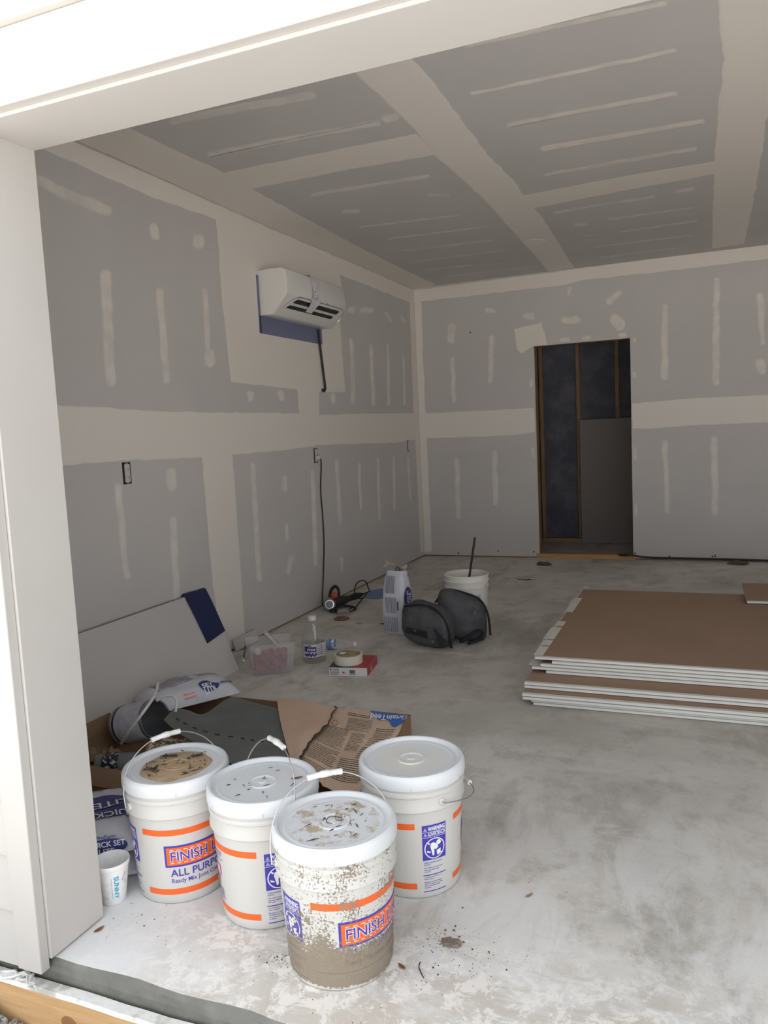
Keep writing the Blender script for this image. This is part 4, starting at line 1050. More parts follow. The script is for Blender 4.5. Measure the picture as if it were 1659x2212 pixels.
# bag standing open in the middle of the room
def standing_bag():
    t = thing('compound_bag', 'opened white setting-compound bag standing upright beside the dark duffel', 'bag', (.865, -2.955, .001), R(-12), 'white bags of setting compound')
    prof = [(0, .078, .060, 0), (.02, .082, .066, 0), (.16, .088, .072, 0), (.28, .086, .068, .0), (.36, .076, .050, .004), (.40, .070, .036, .008), (.415, .062, .030, .008)]
    n = 28; vs = []; fs = []
    def pt(i, a):
        z, a_, b_, sh = prof[i]; c_, s_ = cos(a), sin(a); e = .45
        x = a_ * (abs(c_) ** e) * (1 if c_ > 0 else -1); y = b_ * (abs(s_) ** e) * (1 if s_ > 0 else -1)
        k = 1 + .05 * nz(x, y, z, 16) * (1 if 0 < i < 5 else .3)
        return V((x * k + sh, y * k, z))
    for i in range(len(prof)): vs += [pt(i, 2 * pi * k / n) for k in range(n)]
    for i in range(len(prof) - 1): fs += [(i * n + k, i * n + (k + 1) % n, (i + 1) * n + (k + 1) % n, (i + 1) * n + k) for k in range(n)]
    fs += [tuple(reversed(range(n)))]
    # inside of the torn mouth
    m0 = (len(prof) - 1) * n; base_ = len(vs)
    vs += [V((vs[m0 + k].x * .93, vs[m0 + k].y * .9, .36)) for k in range(n)]
    fs += [(m0 + k, m0 + (k + 1) % n, base_ + (k + 1) % n, base_ + k) for k in range(n)] + [tuple(base_ + k for k in range(n))]
    G().add(vs, fs).build('bag', M_bagpaper, t, 'auto')
    sd = lambda y0: None
    P = Print(lambda u, v, lift: V((u, -(.068 if v < .30 else .068 - (v - .30) * .25) - .004 - lift, v)))
    for k in range(6): P.rect(-.040 + k * .012, -.034 + k * .012, .27, .385, M_bagink, .001, .02, .02)
    for k in range(8): P.rect(-.045 + k * .011, -.040 + k * .011, .14, .245, M_bagink, .001, .02, .02)
    for k in range(7): P.rect(-.060 + k * .016, -.054 + k * .016, .015, .115, M_bagink, .001, .02, .02)
    P.rect(.045, .055, .16, .22, M_navy, .001, .02, .02)
    P.build('printed_back', t)
    P = Print(lambda u, v, lift: V((.0885 + lift + (0 if v < .30 else -(v - .30) * .16), u, v)))
    P.disc(-.005, .235, .046, .075, M_navy, .001, 4, 26); P.text('QUICK SET', .002, .185, .10, .022, M_whiteprint, .002, .02, pi / 2); P.text('LITE', .028, .205, .06, .022, M_whiteprint, .002, .02, pi / 2)
    P.rect(-.03, .03, .375, .40, M_navy, .001, .02, .02)
    P.build('printed_front', t)
    # torn collar of paper folded over the mouth
    rows = []
    for i in range(5):
        s_ = i / 4; rows.append([V((-.085 + .15 * s_ + .01 * sin(j * 2), -.03 + .07 * j / 5 + .012 * sin(i * 2 + j), .430 + .030 * sin(s_ * 3.0 + j * .6) + .006 * j)) for j in range(6)])
    G().sheet(rows, .0015).build('torn_flap', mat('torn_bag_paper', (.50, .46, .40), .8), t, 'auto')
    G().tube([(.008, 0, .385), (.010, .004, .41), (.012, .002, .44)], [.010, .022, .008], 8).build('crumpled_liner', mat('dark_liner', (.16, .14, .12), .7), t, 'auto')
standing_bag()

# ------------------------------------------------------------------ flat carton full of rubbish
BX0, BX1, BY0, BY1, BH = .36, 1.58, -5.46, -4.63, .110
ct = thing('cardboard_carton', 'long shallow open cardboard carton full of rubbish behind the pails', 'box', ((BX0 + BX1) / 2, (BY0 + BY1) / 2, .0008))
hx, hy = (BX1 - BX0) / 2, (BY1 - BY0) / 2
G().box(-hx, hx, -hy, hy, 0, .005).build('base', M_card, ct)
for nm, b_ in (('side', (-hx, hx, -hy, -hy + .006, .0052, BH)), ('side', (-hx, hx, hy - .006, hy, .0052, BH)), ('end', (-hx, -hx + .006, -hy + .0062, hy - .0062, .0052, BH)), ('end', (hx - .006, hx, -hy + .0062, hy - .0062, .0052, BH))):
    G().box(*b_).build(nm, M_card, ct)
# folded-out flap along the near side
G().prism([V((-hx, -hy - .0005, BH)), V((hx * .5, -hy - .0005, BH)), V((hx * .5, -hy - .05, BH - .045)), V((-hx, -hy - .05, BH - .045))], (0, .7, .7), .005).build('flap', M_card, ct)
G().prism([V((-hx - .0005, -.02, BH)), V((-hx - .0005, -hy, BH)), V((-hx - .012, -hy, BH + .055)), V((-hx - .012, -.04, BH + .055))], (1, 0, 0), .005).build('flap', M_card, ct)

def wav(p, seed, amp, s_=10): return V((p.x, p.y, p.z + amp * nz(p.x, p.y, seed, s_)))
def drape(name, label, cat, ctrl, m, t_=.002, ku=6, kv=4, seed=1, amp=.004, freq=10, edge=0.0):
    """sheet through rows of control points (world), rows run along the sheet"""
    R_ = [smooth_path(r_, ku) for r_ in ctrl]; cols = [smooth_path([r_[i] for r_ in R_], kv) for i in range(len(R_[0]))]
    rows = []
    for i in range(len(cols[0])):
        row = []
        for j in range(len(cols)):
            p = wav(cols[j][i], seed, amp, freq)
            if edge and (i in (0, len(cols[0]) - 1) or j in (0, len(cols) - 1)): p = p + V((nz(p.x, p.y, 5, 60), nz(p.x, p.y, 8, 60), 0)) * edge
            row.append(p)
        rows.append(row)
    o = rebase(G().sheet(rows, t_).build(name, m, None, 'auto'))
    if label: tag(o, label, cat)
    return o, rows
Z = lambda q_: onz(*q_)
# grey-green mat sagging over the carton
M_mat = mat('grey_green_mat', (.125, .138, .132), .6, col2=(.16, .168, .16), scale=7, thr=(.4, .7), bump=.2, bscale=90)
matrow = [[(378, 1529, .205), (405, 1534, .180), (442, 1542, .150), (497, 1507, .135), (550, 1518, .132), (604, 1530, .132)],
          [(366, 1541, .205), (398, 1560, .176), (452, 1580, .148), (520, 1588, .136), (570, 1595, .133), (618, 1600, .132)],
          [(354, 1555, .200), (390, 1585, .165), (446, 1618, .142), (520, 1660, .136), (580, 1682, .134), (634, 1690, .133)]]
matrow = [[onz(*q_) for q_ in r_] for r_ in matrow]
mo, _ = drape('rubber_mat', 'dark grey-green mat sheet lying over the carton', 'mat', matrow, M_mat, .004, 5, 5, 3, .003, 6)
rows_ = [smooth_path(r_, 5) for r_ in matrow]
g = G()
for k in range(3, 22, 2):   # worn dashes along the fold
    a_ = rows_[1][k].lerp(rows_[2][k], .12) + V((0, 0, .0035)) - mo.location; b_ = rows_[1][k + 1].lerp(rows_[2][k + 1], .12) + V((0, 0, .0035)) - mo.location
    g.tube([a_, a_.lerp(b_, .75)], .0022, 5)
tag(g.build('crease_marks', M_ink, mo), kind='stuff')

# brown multi-wall paper bag across the carton: printed half and bare flap
prow = [[(716, 1527, .150), (760, 1530, .150), (820, 1540, .148), (880, 1546, .140)],
        [(700, 1572, .152), (745, 1580, .156), (800, 1590, .152), (852, 1594, .138)],
        [(660, 1610, .150), (715, 1632, .160), (765, 1645, .156), (812, 1650, .138)],
        [(642, 1652, .145), (690, 1690, .150), (735, 1712, .145), (775, 1712, .130)]]
prow3 = [[onz(*q_) for q_ in r_] for r_ in prow]
bo, brow = drape('paper_bag', 'torn brown paper bag with black print and a blue corner, spread over the carton', 'bag', prow3, M_kraft, .003, 6, 6, 6, .007, 9, .012)
NR_, NC_ = len(brow), len(brow[0])
def bagpt(u, v, lift):      # u across 0..1, v down 0..1
    fi = max(0, min(.9999, v)) * (NR_ - 1); fj = max(0, min(.9999, u)) * (NC_ - 1); i, j = int(fi), int(fj); a, b = fi - i, fj - j
    p = (brow[i][j] * (1 - a) * (1 - b) + brow[i + 1][j] * a * (1 - b) + brow[i][j + 1] * (1 - a) * b + brow[i + 1][j + 1] * a * b)
    return p + V((0, 0, lift)) - bo.location
P = Print(bagpt)
def lines(u0, u1, v0, n_, dv, th, seed, skew=0.0, seg=.03):
    r = random.Random(seed)
    for k in range(n_):
        v = v0 + k * dv; e = u1 - (u1 - u0) * r.random() * (.35 if k % 4 == 3 else .05); u = u0
        while u < e:
            l = min(e - u, r.uniform(.03, .07)); P.rect(u, u + l, v, v + th * .62, M_ink, .0025, seg, .05); u += l + .006
_bv = lambda k: .02 + .13 * min(1, k / 4) + .04 * sin(k * .9) * (k > 3) + .012 * max(0, k - 7)
for k in range(24):
    ua, ub = .56 + .44 * k / 24, .56 + .44 * (k + 1) / 24
    for q0, q1 in ((0, .5), (.5, 1)): P.poly([(ua, _bv(k / 2) * q0), (ub, _bv((k + 1) / 2) * q0), (ub, _bv((k + 1) / 2) * q1), (ua, _bv(k / 2) * q1)], mat('bag_blue', (.04, .15, .52), .6), .0024)
P.text('CertainTeed', 1.02, .03, -.44, .085, M_whiteprint, .0045, .02, R(-4))
lines(.30, .62, .10, 2, .022, .010, 1); lines(.32, .64, .16, 9, .017, .006, 2); lines(.70, .93, .24, 2, .02, .009, 3); lines(.70, .94, .28, 5, .017, .006, 4)
lines(.03, .40, .30, 17, .0165, .006, 5); lines(.44, .62, .34, 13, .017, .006, 6); lines(.68, .95, .37, 4, .03, .010, 7); lines(.66, .96, .50, 6, .026, .011, 8)
lines(.03, .42, .60, 10, .019, .007, 9); lines(.46, .95, .66, 12, .019, .008, 10); lines(.05, .40, .82, 6, .019, .007, 11)
P.ring(.16, .25, .035, .040, M_ink, .0025, 20)
for k in range(2): P.text('2027P', .06, .985 - k * .045, .15, -.030, M_ink, .003, .02)
P.build('black_print', bo)
# torn serrated seam along the left of the printed half and inner bare flap
frow = [[(598, 1508, .142), (640, 1512, .150), (690, 1520, .160), (722, 1528, .160)],
        [(604, 1550, .142), (640, 1556, .152), (672, 1562, .164), (704, 1568, .164)],
        [(616, 1600, .142), (632, 1602, .150), (650, 1604, .160), (670, 1602, .162)],
        [(628, 1640, .140), (636, 1642, .146), (642, 1646, .150), (648, 1644, .152)]]
frow3 = [[onz(*q_) for q_ in r_] for r_ in frow]
R_ = [smooth_path(r_, 6) for r_ in frow3]; cols = [smooth_path([r_[i] for r_ in R_], 6) for i in range(len(R_[0]))]
rows = []
for i in range(len(cols[0])):
    row = []
    for j in range(len(cols)):
        p = wav(cols[j][i], 11, .004, 8)
        if j == len(cols) - 1: p = p + V((nz(p.x, p.y, 5, 70) * .016, 0, .003 * (i % 2)))
        row.append(p - bo.location)
    rows.append(row)
G().sheet(rows, .0025).build('torn_flap', mat('bare_kraft', (.66, .48, .36), .85, col2=(.60, .43, .32), scale=4, bump=.2, bscale=20, bdist=.004), bo, 'auto')
sp_ = [rows[i][-1] + V((.004 + .004 * nz(i, 0, 0, .9), 0, .004)) for i in range(len(rows))]
G().tube(sp_, [.002 + .003 * abs(nz(i, 2, 0, .8)) for i in range(len(sp_))], 6).build('torn_seam', M_ink, bo)

# rubbish in the open end of the carton
def cyl_between(a, b, prof, seg=40):
    d = (b - a); M_ = Matrix.Translation(a) @ d.to_track_quat('Z', 'Y').to_matrix().to_4x4(); return G().lathe([(r_, z_ * d.length) for r_, z_ in prof], seg, M_)
ca_, cb_ = onz(268, 1566, .135), onz(336, 1552, .190)
can = thing('paint_can', 'opened metal paint can with a grey label lying on its side in the carton', 'can', (ca_ + cb_) / 2 - V((0, 0, .086)))
A_, B_ = ca_ - can.location, cb_ - can.location
cyl_between(A_, B_, [(0, .02), (.074, .02), (.076, 0), (.0805, 0), (.0815, .02), (.0805, .04), (.0800, .95), (.0815, .97), (.0815, 1.0), (.0745, 1.0), (.0735, .985), (.076, .97), (.077, .05), (0, .05)]).build('can_body', mat('can_steel', (.30, .30, .31), .35, metal=.7), can, 'auto')
cyl_between(A_, B_, [(.0808, .07), (.0812, .08), (.0812, .93), (.0808, .94)]).build('paper_label', mat('can_label', (.56, .56, .60), .6, col2=(.46, .46, .51), scale=30, thr=(.45, .6)), can, 'auto')
cyl_between(A_, B_, [(.0814, .09), (.0816, .095), (.0816, .15), (.0814, .155)]).build('label_band', M_ink, can, 'auto')
wr = [B_ + V((.0, -.082, .01)), B_ + V((.03, -.06, .07)), B_ + V((.05, .0, .115)), B_ + V((.05, .05, .10)), B_ + V((.045, .07, .05))]
# bottle with a black label
ba_, bb_ = onz(206, 1640, .075), onz(318, 1634, .075)
ba_.z = bb_.z = .052
bl = thing('plastic_bottle', 'dark-labelled grey plastic bottle lying in the near end of the carton', 'bottle', (ba_ + bb_) / 2 - V((0, 0, .047)))
A_, B_ = ba_ - bl.location, bb_ - bl.location
cyl_between(A_, B_, [(0, 0), (.030, 0), (.040, .03), (.043, .10), (.0415, .13), (.043, .16), (.0435, .22), (.0435, .50), (.043, .55), (.043, .85), (.036, .95), (.02, 1.0), (0, 1.0)]).build('bottle_body', mat('grey_clear_plastic', (.20, .21, .21), .25, clear=.15), bl, 'auto')
lb = cyl_between(A_, B_, [(.0436, .17), (.0441, .175), (.0441, .48), (.0436, .485)]).build('black_label', mat('black_label_print', (.02, .02, .03), .4, col2=(.5, .5, .5), scale=60, thr=(.56, .6), stretch=(1, 1, 1)), bl, 'auto')
def crumple(name, label, c, rx, ry, hh, seed, m, cat='paper', rz=0.0, lines_=False):
    rows = []; n_ = 12
    for i in range(n_ + 1):
        row = []
        for j in range(n_ + 1):
            u, v = i / n_ * 2 - 1, j / n_ * 2 - 1
            q_ = 1 + .12 * nz(u, v, seed, 2.5); f = abs(nz(u, v, seed, 1.7)) * 1.3 + .5 * abs(nz(u, v, seed + 2, 4))
            u2, v2 = u * sqrt(1 - v * v / 2), v * sqrt(1 - u * u / 2); row.append(V((u2 * rx * q_, v2 * ry * q_, .004 + hh * (f * .8 + .25 * (1 - u * u)) * (1 - .5 * max(abs(u), abs(v)) ** 4))))
        rows.append(row)
    g = G().sheet(rows, .0018); o = g.build(name, m, None, 'auto'); o.location = c; o.rotation_euler = (0, 0, rz); tag(o, label, cat)
    if lines_:
        g = G()
        for k in range(9):
            pts = [V((u_ * rx * .8, (-.75 + k * .17) * ry, 0)) for u_ in (-.9, -.5, 0, .4, .8)]
            def hgt(p):
                u, v = p.x / rx, p.y / ry; f = abs(nz(u, v, seed, 1.7)) * 1.3 + .5 * abs(nz(u, v, seed + 2, 4)); return .004 + hh * (f * .8 + .25 * (1 - u * u)) * (1 - .5 * max(abs(u), abs(v)) ** 4)
            g.tube([V((p.x, p.y, hgt(p) + .002)) for p in smooth_path(pts, 3)], .0014, 4)
        tag(g.build('print_lines', M_ink, o), kind='stuff')
    return o
pz = onz(368, 1603, .12); crumple('crumpled_paper', 'crumpled printed kraft paper between the paint can and the mat', (pz.x, pz.y, .075), .10, .085, .075, 3, M_kraft, rz=R(20), lines_=True)
pz = onz(300, 1652, .09); crumple('crumpled_paper', 'crumpled plain kraft paper over the dark-labelled bottle', (pz.x + .035, pz.y + .0, .035), .085, .075, .06, 5, M_kraft, rz=R(-15))
pz = onz(232, 1602, .09); crumple('crumpled_paper', 'crumpled brown paper wedged behind the dark-labelled bottle', (pz.x - .03, pz.y + .0, .007), .075, .05, .07, 8, mat('darker_kraft', (.28, .19, .125), .85), rz=R(35))
# white plastic strips
M_strip = mat('white_cable_sheath', (.62, .62, .61), .5)
o = rebase(G().tube(smooth_path([onz(262, 1606, .135), onz(282, 1575, .225), onz(312, 1535, .300), onz(335, 1500, .330), onz(341, 1476, .345)], 6), .0062, 8).build('plastic_strip', M_strip, None, 'auto')); tag(o, 'long white plastic strip leaning up across the paint can', 'strip')
o = rebase(G().tube(smooth_path([onz(338, 1514, .275), onz(355, 1504, .290), onz(372, 1503, .290), onz(382, 1515, .270), onz(379, 1538, .235)], 6), .0055, 8).build('plastic_strip', M_strip, None, 'auto')); tag(o, 'short white plastic strip arched over the mouth of the paint can', 'strip')

# ------------------------------------------------------------------ clear tub with pink contents
def tub():
    t = thing('plastic_tub', 'clear plastic tub half full of pinkish red lumps near the left wall', 'tub', (.458, -3.905, .001), R(35.3))
    ms = mat('clear_tub', (.66, .64, .67), .25, clear=.78)
    def rr_box(hx_, hy_, z, c=.02, n=5):
        out = []
        for sx, sy, a0 in ((1, 1, 0), (-1, 1, 90), (-1, -1, 180), (1, -1, 270)):
            for k in range(n): a = R(a0 + 90 * k / (n - 1)); out.append(V((sx * (hx_ - c) + c * cos(a), sy * (hy_ - c) + c * sin(a), z)))
        return out
    hx_, hy_, hh = .118, .088, .178
    rings = [rr_box(hx_ - .006, hy_ - .006, .0), rr_box(hx_, hy_, .006), rr_box(hx_ + .010, hy_ + .010, hh - .035), rr_box(hx_ + .016, hy_ + .016, hh - .034), rr_box(hx_ + .018, hy_ + .018, hh - .004), rr_box(hx_ + .022, hy_ + .022, hh), rr_box(hx_ + .014, hy_ + .014, hh - .002), rr_box(hx_ + .008, hy_ + .008, hh - .036), rr_box(hx_ - .003, hy_ - .003, .008)]
    n = len(rings[0]); vs = [p for r_ in rings for p in r_]
    fs = [(i * n + k, i * n + (k + 1) % n, (i + 1) * n + (k + 1) % n, (i + 1) * n + k) for i in range(len(rings) - 1) for k in range(n)] + [tuple(reversed(range(n))), tuple((len(rings) - 1) * n + k for k in range(n))]
    G().add(vs, fs).build('tub_body', ms, t, 'auto')
    G().tube(smooth_path([(-hx_ - .022, -.03, hh - .02), (-hx_ - .034, -.034, hh - .07), (-hx_ - .038, 0, hh - .10), (-hx_ - .034, .034, hh - .07), (-hx_ - .022, .03, hh - .02)], 5), .002, 6).build('wire_handle', M_black, t)
    G().tube([(-hx_ - .038, -.025, hh - .098), (-hx_ - .038, .025, hh - .098)], .006, 8).build('handle_grip', M_whiteprint, t, 'auto')
    return t, hx_, hy_, hh
tb, thx, thy, thh = tub()
g = G(); r = random.Random(21)
for lay in range(4):
    for k in range(26):
        x, y = r.uniform(-thx + .028, thx - .028), r.uniform(-thy + .028, thy - .028); s_ = r.uniform(.014, .022); z = .030 + lay * .022 + r.uniform(-.004, .004)
        bm = bmesh.new(); bmesh.ops.create_icosphere(bm, subdivisions=2, radius=s_)
        for v in bm.verts: v.co *= 1 + .25 * nz(v.co.x + x, v.co.y + y, z, 60)
        bm.verts.index_update(); g.add([v.co + V((x, y, z)) for v in bm.verts], [[v.index for v in f.verts] for f in bm.faces]); bm.free()
o = g.build('red_lumps', mat('pinkish_red', (.36, .06, .075), .7, col2=(.42, .11, .12), scale=40), None, 'auto', fix=False); o.location = tb.location; o.rotation_euler = tb.rotation_euler
tag(o, 'pinkish red lumps heaped inside the clear tub', 'lumps', kind='stuff')
bm = bmesh.new(); bmesh.ops.create_uvsphere(bm, u_segments=18, v_segments=12, radius=.022); me = bpy.data.meshes.new('white_ball'); bm.to_mesh(me); bm.free(); me.materials.append(M_offwhite)
for p_ in me.polygons: p_.use_smooth = True
for v in me.vertices: v.co.z *= .9
o = link('white_knob', me); o.location = tb.matrix_basis @ V((-.078, -.045, .128)); tag(o, 'round white knob on the red lumps inside the clear tub', 'knob')
pc = thing('packet', 'small white and grey packet poking out of the clear tub', 'packet', tb.matrix_basis @ V((.045, .045, .132)), R(35))
M_ = Matrix.Rotation(R(-38), 4, 'Y') @ Matrix.Rotation(R(14), 4, 'X')
G().cbox(-.008, .008, -.030, .030, 0, .125, .002, M=M_).build('sleeve', mat('packet_card', (.60, .58, .56), .6), pc)
G().box(-.0092, -.0084, -.026, -.006, .02, .115, M=M_).build('printed_face', M_bagink, pc)

# ------------------------------------------------------------------ juice jug
def jug():
    t = thing('juice_jug', 'clear plastic juice jug with white cap and purple label beside the tub', 'jug', (.618, -3.690, .001), R(-20))
    cl_ = mat('clear_jug', (.45, .44, .40), .12, clear=.74)
    def ring(rx, z, e=.62, off=0.0):
        out = []
        for k in range(32):
            a = 2 * pi * k / 32; c_, s_ = cos(a), sin(a); out.append(V((rx * (abs(c_) ** e) * (1 if c_ > 0 else -1) + off, rx * (abs(s_) ** e) * (1 if s_ > 0 else -1), z)))
        return out
    rings = [ring(.055, 0), ring(.061, .006), ring(.062, .025), ring(.0595, .030), ring(.0595, .120), ring(.062, .126), ring(.0605, .150), ring(.052, .185, .75), ring(.038, .215, .9), ring(.022, .236, 1), ring(.0195, .242, 1), ring(.0195, .252, 1)]
    n = 32; vs = [p for r_ in rings for p in r_]; fs = [(i * n + k, i * n + (k + 1) % n, (i + 1) * n + (k + 1) % n, (i + 1) * n + k) for i in range(len(rings) - 1) for k in range(n)] + [tuple(reversed(range(n))), tuple((len(rings) - 1) * n + k for k in range(n))]
    G().add(vs, fs).build('jug_body', cl_, t, 'auto')
    G().lathe([(0, .246), (.0235, .246), (.0240, .249), (.0240, .268), (.0225, .272), (0, .2725)], 32).build('cap', mat('cap_white', (.70, .68, .62), .4), t, 'auto')
    G().tube(smooth_path([(.030, -.026, .226), (.055, -.040, .224), (.068, -.046, .205), (.068, -.046, .165), (.058, -.040, .145), (.048, -.036, .148), (.038, -.03, .175), (.032, -.028, .215)], 5), .0068, 10).build('handle', mat('handle_white', (.66, .64, .58), .4), t, 'auto')
    rr_ = [ring(.0605, z) for z in (.034, .116)]
    G().add(rr_[0] + rr_[1], [(k, (k + 1) % n, n + (k + 1) % n, n + k) for k in range(n)]).build('label', mat('jug_label', (.62, .61, .63), .5), t, fix=False)
    face = atan2(CAM.y + 3.70, CAM.x - .600) - R(-20)
    def fn(u, v, lift):
        a = face + u / .061; c_, s_ = cos(a), sin(a); e = .62; k = .0605 + lift
        return V((k * (abs(c_) ** e) * (1 if c_ > 0 else -1), k * (abs(s_) ** e) * (1 if s_ > 0 else -1), v))
    pu = mat('purple_print', (.075, .04, .20), .5); P = Print(fn)
    P.rect(-.055, .022, .072, .102, pu, .0006, .006); P.disc(-.030, .103, .014, .010, pu, .0008, 3, 18); P.ring(-.030, .103, .006, .008, M_whiteprint, .0012, 16)
    for k in range(5): P.rect(-.048 + k * .013, -.040 + k * .013, .079, .091, M_whiteprint, .0012, 1, 1)
    for k in range(6): P.disc(-.048 + k * .013, .052 + .007 * (k % 2), .008, .008, pu, .0008, 2, 12)
    for k in range(6): P.rect(.028, .05, .108 - k * .011, .111 - k * .011, M_ink, .0008, 1, 1)
    P.rect(-.05, .05, .034, .038, pu, .0007, .01)
    P.build('label_print', t)
jug()
# ------------------------------------------------------------------ small carton with a roll of joint tape
bx = thing('small_box', 'flat red, white and black cardboard box under the tape roll', 'box', (.917, -3.788, .001), atan2(-3.9061 + 3.944, 1.0243 - .8066))
G().cbox(-.109, .109, -.120, .120, 0, .048, .002).build('carton_body', mat('box_white', (.64, .63, .62), .55), bx)
G().box(.1092, .1098, -.118, .118, .001, .047).build('red_side', mat('box_red', (.42, .035, .05), .5), bx)
mt = mat('box_red', (.42, .035, .05), .5)
G().prism([V((-.109, -.12, .0484)), V((.02, -.12, .0484)), V((-.02, .12, .0484)), V((-.109, .12, .0484))], (0, 0, 1), .0005).build('black_top', mat('box_black', (.05, .045, .05), .5), bx)
G().prism([V((.02, -.12, .0484)), V((.109, -.12, .0484)), V((.109, .12, .0484)), V((-.02, .12, .0484))], (0, 0, 1), .0006).build('red_top', mt, bx)
P = Print(lambda u, v, lift: V((u, -.1202 - lift, v)))
P.disc(-.098, .038, .005, .005, M_ink, .0006, 1, 10); P.rect(-.088, -.05, .034, .041, M_bagink, .0006, 1, 1)
greek(P, -.10, -.048, .029, 4, .006, .0025, M_ink, 8)
P.build('end_print', bx); P = Print(lambda u, v, lift: V((u, -.1202 - lift, v)))
P.rect(-.030, -.012, .012, .026, M_pink, .0006, 1, 1); P.rect(-.030, -.022, .019, .026, M_navy, .0009, 1, 1)
P.build('flag_mark', bx); P = Print(lambda u, v, lift: V((u, -.1202 - lift, v)))
for k in range(9): P.rect(.010 + k * .0035, .0118 + k * .0035 + .0008 * (k % 3), .016, .036, M_ink, .0006, 1, 1)
P.rect(.010, .044, .009, .012, M_ink, .0006, 1, 1)
P.build('barcode', bx)
P = Print(lambda u, v, lift: V((.1099 + lift, u, v))); P.poly([(-.045, .006), (-.02, .012), (-.028, .036), (-.036, .038), (-.04, .02)], M_whiteprint, .0008); P.build('side_print', bx)
tp = thing('tape_roll', 'cream roll of joint tape on the small red box', 'tape roll', (.902, -3.815, .0500))
G().lathe([(.030, 0), (.078, 0), (.0795, .002), (.0795, .048), (.078, .050), (.068, .0502), (.030, .0502), (.030, 0)], 56).build('tape', mat('cream_tape', (.68, .65, .54), .7), tp, 'auto')
G().lathe([(0, .0505), (.067, .0505), (.068, .0510), (0, .0512)], 48).build('label_disc', mat('tape_label', (.20, .17, .15), .5, col2=(.42, .31, .10), scale=8, thr=(.45, .5)), tp)
G().box(-.05, -.02, -.02, .02, .0513, .0516).build('label_patch', M_whiteprint, tp)

# small water bottle on its side
wbp = onz(735, 1393, .03); wt = thing('water_bottle', 'small clear water bottle with a blue label lying on the floor behind the box', 'bottle', (wbp.x, wbp.y, .001), atan2(*(lambda d: (d.y, d.x))(onz(760, 1393, .03) - onz(708, 1393, .03))))
MX = Matrix.Translation((-.085, 0, .0325)) @ Matrix.Rotation(pi / 2, 4, 'Y')
G().lathe([(0, 0), (.026, 0), (.0315, .006), (.032, .03), (.0305, .034), (.032, .04), (.032, .10), (.0305, .104), (.032, .11), (.028, .130), (.014, .152), (.012, .158), (.012, .172), (0, .172)], 28, MX).build('bottle_body', mat('clear_bottle', (.62, .64, .65), .1, clear=.85), wt, 'auto')
G().lathe([(.0323, .004), (.0327, .006), (.0327, .048), (.0323, .050)], 28, MX).build('label', mat('blue_white_label', (.12, .22, .48), .4, col2=(.6, .66, .72), scale=45, thr=(.5, .56)), wt, 'auto')
G().lathe([(0, .172), (.0145, .172), (.0145, .186), (0, .187)], 20, MX).build('cap', M_whiteprint, wt, 'auto')

# ------------------------------------------------------------------ open white bucket with a mixing rod
def open_bucket():
    c = V((1.235, -2.585, .001)); face = atan2(CAM.y - c.y, CAM.x - c.x)
    t = thing('open_bucket', 'open off-white bucket with a black rod in it, behind the duffel', 'bucket', c)
    G().lathe([(0, 0), (.122, 0), (.130, .004), (.132, .02), (.143, .245), (.1495, .246), (.151, .252), (.1445, .258), (.145, .285), (.151, .287), (.152, .293), (.146, .299), (.1465, .322), (.152, .324), (.153, .331), (.149, .334), (.1435, .331), (.140, .25), (.128, .012), (0, .010)], 64).build('body', M_offwhite, t, 'auto')
    ea = face + R(52); ax = V((cos(ea), sin(ea), 0)); pr = V((-sin(ea), cos(ea), 0)); ze = .262
    pts = [ax * (.158 * cos(pi * k / 28)) + (pr * .985 + V((0, 0, -.35))).normalized() * (.19 * sin(pi * k / 28)) + V((0, 0, ze)) for k in range(29)]
    ear_end = []
    G().tube([ax * .146 + V((0, 0, ze))] + pts + [ax * -.146 + V((0, 0, ze))], .0022, 7).build('bail', M_wire, t, 'auto')
    for s_ in (1, -1):
        Mx = Matrix.Translation(ax * s_ * .143 + V((0, 0, ze))) @ (ax * s_).to_track_quat('Z', 'Y').to_matrix().to_4x4()
        G().lathe([(0, 0), (.012, 0), (.012, .006), (.008, .009), (0, .009)], 16, Mx).build('bail_ear', M_offwhite, t, 'auto')
    def fn(u, v, lift):
        rr_ = .132 + .011 * (v - .02) / .225 + lift; th = face + u / .138; return V((rr_ * cos(th), rr_ * sin(th), v))
    P = Print(fn); gp = mat('faded_green_print', (.25, .27, .22), .7)
    P.rect(-.12, -.035, .150, .180, gp, .0006, .01); P.rect(-.13, -.03, .188, .190, M_ink, .0006, .01)
    P.poly([(.004, .196), (.014, .186), (.004, .176), (-.006, .186)], M_ink, .0008); P.rect(-.010, .018, .170, .172, M_ink, .0006, .01)
    greek(P, -.022, .03, .158, 6, .008, .0032, M_bagink, 9)
    P.rect(.066, .094, .150, .205, M_ink, .0005, .01); P.rect(.068, .092, .152, .203, M_offwhite, .0008, .01)
    for k in range(7): P.rect(.070, .090, .155 + k * .0062, .1585 + k * .0062, M_ink, .0011, .02, .02)
    P.disc(.080, .128, .006, .008, M_ink, .0008, 2, 12)
    for k in range(3): P.rect(.070 + k * .008, .074 + k * .008, .098, .118, M_ink, .0008, 1, 1)
    P.build('printed_label', t)
    b0 = V((.005, -.01, .012)); b1 = V((.046, .01, .555))
    o = thing('mixing_rod', 'thin black rod standing in the open bucket', 'rod', c + V((0, 0, .011)))
    b0 = V((-.035, .0, .002)); tip = ony(1026, 1161, c.y) - o.location
    G().tube([b0, b0.lerp(tip, .5), tip], .0075, 10).build('shaft', mat('rusty_black_steel', (.03, .022, .02), .6), o, 'auto')
    G().lathe([(0, 0), (.03, 0), (.03, .006), (0, .006)], 16, Matrix.Translation(b0)).build('foot', M_black, o, 'auto')
open_bucket()

